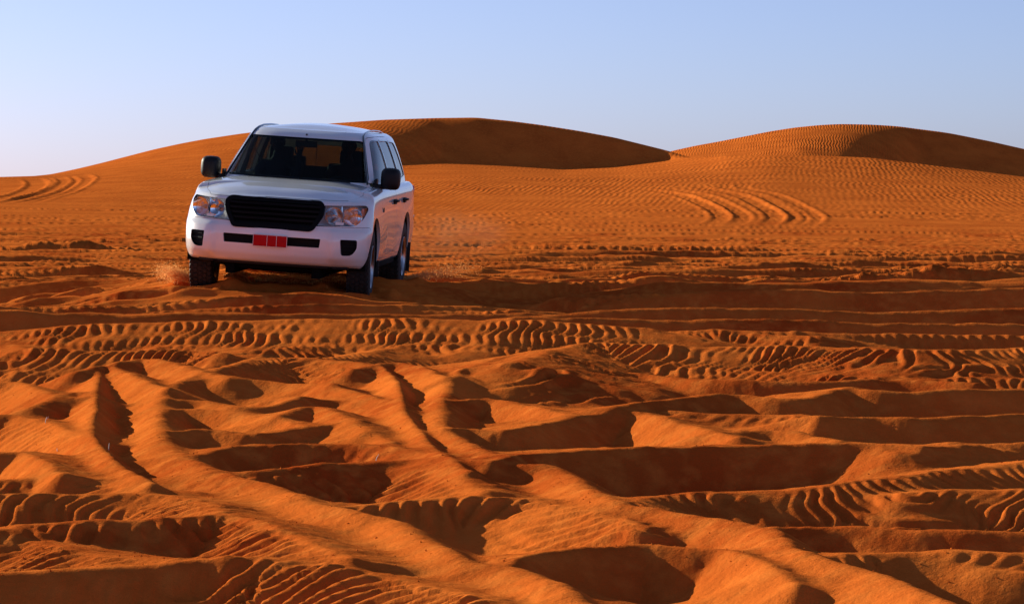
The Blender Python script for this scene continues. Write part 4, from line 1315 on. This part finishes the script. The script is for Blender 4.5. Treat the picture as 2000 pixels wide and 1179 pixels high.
person(.40, 1.62, SHIRT, 'dark-haired driver in a dark shirt holding the steering wheel',
       (((.63, 1.50, 1.16), (.56, 1.28, 1.20), (-.2, -.9, .1)), ((.17, 1.50, 1.16), (.24, 1.28, 1.20), (.2, -.9, .1))))
person(-.40, 1.62, SHIRT2, 'front passenger in a dark shirt with one forearm raised',
       (((-.13, 1.42, 1.22), (-.10, 1.38, 1.47), (0, -.1, 1)), ((-.62, 1.55, 1.12), (-.55, 1.36, .98), (.2, -.9, -.1))), turn=.3)

# ---------------------------------------------------------------- sand thrown up by the wheels
def spray(name, label, centre, rng, n, dirv, spread, seed):
    rs_ = np.random.RandomState(seed)
    V, F = [], []
    for k in range(n):
        t = rs_.rand() ** 1.6
        p = np.array(centre) + np.array(dirv) * t + rs_.randn(3) * np.array(spread) * (.25 + t)
        gz = ground_z(p[0], p[1]) + .004
        p[2] = gz + abs(p[2] - gz) if p[2] < gz else p[2]
        s = rs_.uniform(.0018, .0065) * (1.2 - .6 * t)
        b = len(V)
        q = rs_.randn(4, 3) * s
        V += [tuple(p + q[j]) for j in range(4)]
        F += [(b, b + 1, b + 2, b + 3)]
    me_ = mesh_of(V, F)
    o = link(name, me_, None, SANDP, smooth_=False)
    o['label'] = label; o['kind'] = 'stuff'
    return o
SANDP = bpy.data.materials.new('flying_sand'); SANDP.use_nodes = True     # thin veils of grains let the low sun through
_n = SANDP.node_tree; _n.nodes.clear()
_o = _n.nodes.new('ShaderNodeOutputMaterial'); _m = _n.nodes.new('ShaderNodeMixShader'); _d = _n.nodes.new('ShaderNodeBsdfDiffuse'); _t = _n.nodes.new('ShaderNodeBsdfTranslucent')
_d.inputs[0].default_value = (.85, .42, .14, 1); _t.inputs[0].default_value = (.85, .42, .14, 1)
_n.links.new(_d.outputs[0], _m.inputs[1]); _n.links.new(_t.outputs[0], _m.inputs[2]); _n.links.new(_m.outputs[0], _o.inputs[0])
def wp(x, y, z):
    return tuple(CARM @ Vector((x, y, z)))
spray('sand_spray', 'golden sand thrown up beside the front wheel', wp(-.90, .05, .13), 0, 17000, (-.40, .0, .10), (.05, .10, .04), 1)
spray('sand_spray', 'golden sand swirling under the car between its front wheels', wp(-.62, .30, .12), 0, 14000, (1.25, -.1, .04), (.09, .25, .032), 2)
spray('sand_spray', 'sand grains kicked up behind the rear wheel', wp(.95, 3.1, .12), 0, 6000, (.75, .5, .12), (.10, .2, .04), 3)

def split_islands(names):
    for o in [q for q in bpy.data.objects if q.name.split('.')[0] in names]:
        bm = bmesh.new(); bm.from_mesh(o.data); bm.verts.ensure_lookup_table()
        seen = set(); isl = []
        for v in bm.verts:
            if v.index in seen: continue
            st = [v]; seen.add(v.index); comp = []
            while st:
                w_ = st.pop(); comp.append(w_.index)
                for e in w_.link_edges:
                    x_ = e.other_vert(w_)
                    if x_.index not in seen: seen.add(x_.index); st.append(x_)
            isl.append(set(comp))
        if len(isl) > 1:
            nm = o.name.split('.')[0]
            for comp in isl:
                b2 = bm.copy(); b2.verts.ensure_lookup_table()
                bmesh.ops.delete(b2, geom=[v for v in b2.verts if v.index not in comp], context='VERTS')
                me_ = bpy.data.meshes.new(nm); b2.to_mesh(me_); b2.free()
                me_.materials.append(o.data.materials[0])
                n_ = o.copy(); n_.data = me_; COL.objects.link(n_)
            bpy.data.objects.remove(o)
        bm.free()
split_islands({'pillar_cover', 'pillar_trim', 'seat_belt', 'axle', 'flute', 'window_seal', 'eyes', 'plate_border'})
for o in bpy.data.objects:
    if o.name.startswith('eyes'): o.name = 'eye'

# crumbs of caked sand lying about the ruts
rs_ = np.random.RandomState(5)
V, F = [], []
for c in range(260):
    cu, cv = rs_.uniform(-150, 2150), 700 + 480 * rs_.rand() ** .8
    cx_, cy_ = at(cu, cv, -.02)
    for k in range(rs_.randint(3, 16)):
        x = cx_ + rs_.randn() * .10; y = cy_ + rs_.randn() * .22
        s_ = .0012 + .0032 * rs_.rand() ** 3
        z = ground_z(x, y) + s_ * .3
        b = len(V)
        for d_ in ((1, 0, 0), (-1, 0, 0), (0, 1, 0), (0, -1, 0), (0, 0, 1), (0, 0, -1)):
            q = np.array(d_) * s_ * rs_.uniform(.6, 1.3, 3) + rs_.randn(3) * s_ * .2
            V.append((x + q[0], y + q[1], z + q[2]))
        F += [(b + i, b + j, b + k2) for i, j, k2 in ((0, 2, 4), (2, 1, 4), (1, 3, 4), (3, 0, 4), (2, 0, 5), (1, 2, 5), (3, 1, 5), (0, 3, 5))]
clods = link('sand_crumbs', mesh_of(V, F), None, SAND, smooth_=False)
clods['kind'] = 'stuff'; clods['label'] = 'small crumbs of caked orange sand scattered over the ruts'

# dry twigs sticking out of the sand
STRAW = mat('dry_straw', (.75, .66, .50), .8)
for (tu, tv, lean, lab) in ((88, 828, .3, 'tiny pale forked twig standing in churned sand near the left edge'), (112, 860, -.2, 'tiny pale twig stub just below the forked twig'),
                            (212, 877, .1, 'tiny pale twig upright above the dark rut wall at left'), (733, 894, .5, 'tiny pale twig lying on a crest in the middle of the ruts')):
    x, y = at(tu, tv, .08); z = ground_z(x, y)
    h_ = .03 if tu != 112 else .012
    bm = bmesh.new()
    tube(bm, [(x, y, z - .01), (x + lean * h_ * .4, y, z + h_ * .5), (x + lean * h_, y + .004, z + h_)], [.0022, .0018, .001], 5)
    if tu == 88: tube(bm, [(x + .003, y, z + .014), (x + .014, y, z + .024), (x + .016, y, z + .032)], [.0016, .0014, .0008], 5)
    t_ = link('twig', bm_mesh(bm), None, STRAW); t_['label'] = lab; t_['category'] = 'twig'; t_['group'] = 'dry twigs in the sand'

# thin dust hanging behind the car
bm = bmesh.new()
g = bmesh.ops.create_icosphere(bm, subdivisions=3, radius=1)
for v in g['verts']:
    v.co = Vector((v.co.x * 1.15, v.co.y * 1.0, v.co.z * .42))
dm = bm_mesh(bm)
dust = link('dust', dm, None, None)
dust.location = wp(1.25, 3.9, .62)
dust['kind'] = 'stuff'; dust['label'] = 'thin pale dust hanging behind the rear wheel'
vm = bpy.data.materials.new('dust'); vm.use_nodes = True
nt = vm.node_tree; nt.nodes.clear()
oo = nt.nodes.new('ShaderNodeOutputMaterial'); pv = nt.nodes.new('ShaderNodeVolumePrincipled')
pv.inputs['Color'].default_value = (.9, .55, .32, 1); pv.inputs['Anisotropy'].default_value = .3
tc = nt.nodes.new('ShaderNodeTexCoord'); nz = nt.nodes.new('ShaderNodeTexNoise'); nz.inputs['Scale'].default_value = 2.2; nz.inputs['Detail'].default_value = 3
nt.links.new(tc.outputs['Object'], nz.inputs['Vector'])
mp_ = nt.nodes.new('ShaderNodeMapping'); mp_.inputs['Scale'].default_value = (1 / 1.15, 1, 1 / .42); nt.links.new(tc.outputs['Object'], mp_.inputs['Vector'])
ln = nt.nodes.new('ShaderNodeVectorMath'); ln.operation = 'LENGTH'; nt.links.new(mp_.outputs[0], ln.inputs[0])
fo = nt.nodes.new('ShaderNodeMapRange'); fo.inputs[1].default_value = 1.0; fo.inputs[2].default_value = .1; fo.interpolation_type = 'SMOOTHSTEP'
nt.links.new(ln.outputs['Value'], fo.inputs[0])
nr_ = nt.nodes.new('ShaderNodeMapRange'); nr_.inputs[1].default_value = .38; nr_.inputs[2].default_value = .75; nt.links.new(nz.outputs['Fac'], nr_.inputs[0])
mu = nt.nodes.new('ShaderNodeMath'); mu.operation = 'MULTIPLY'; nt.links.new(fo.outputs[0], mu.inputs[0]); nt.links.new(nr_.outputs[0], mu.inputs[1])
mu2 = nt.nodes.new('ShaderNodeMath'); mu2.operation = 'MULTIPLY'; mu2.inputs[1].default_value = .28; nt.links.new(mu.outputs[0], mu2.inputs[0])
nt.links.new(mu2.outputs[0], pv.inputs['Density']); nt.links.new(pv.outputs[0], oo.inputs['Volume'])
dust.data.materials.append(vm)
for _m in list(bpy.data.meshes):
    if _m.users == 0: bpy.data.meshes.remove(_m)
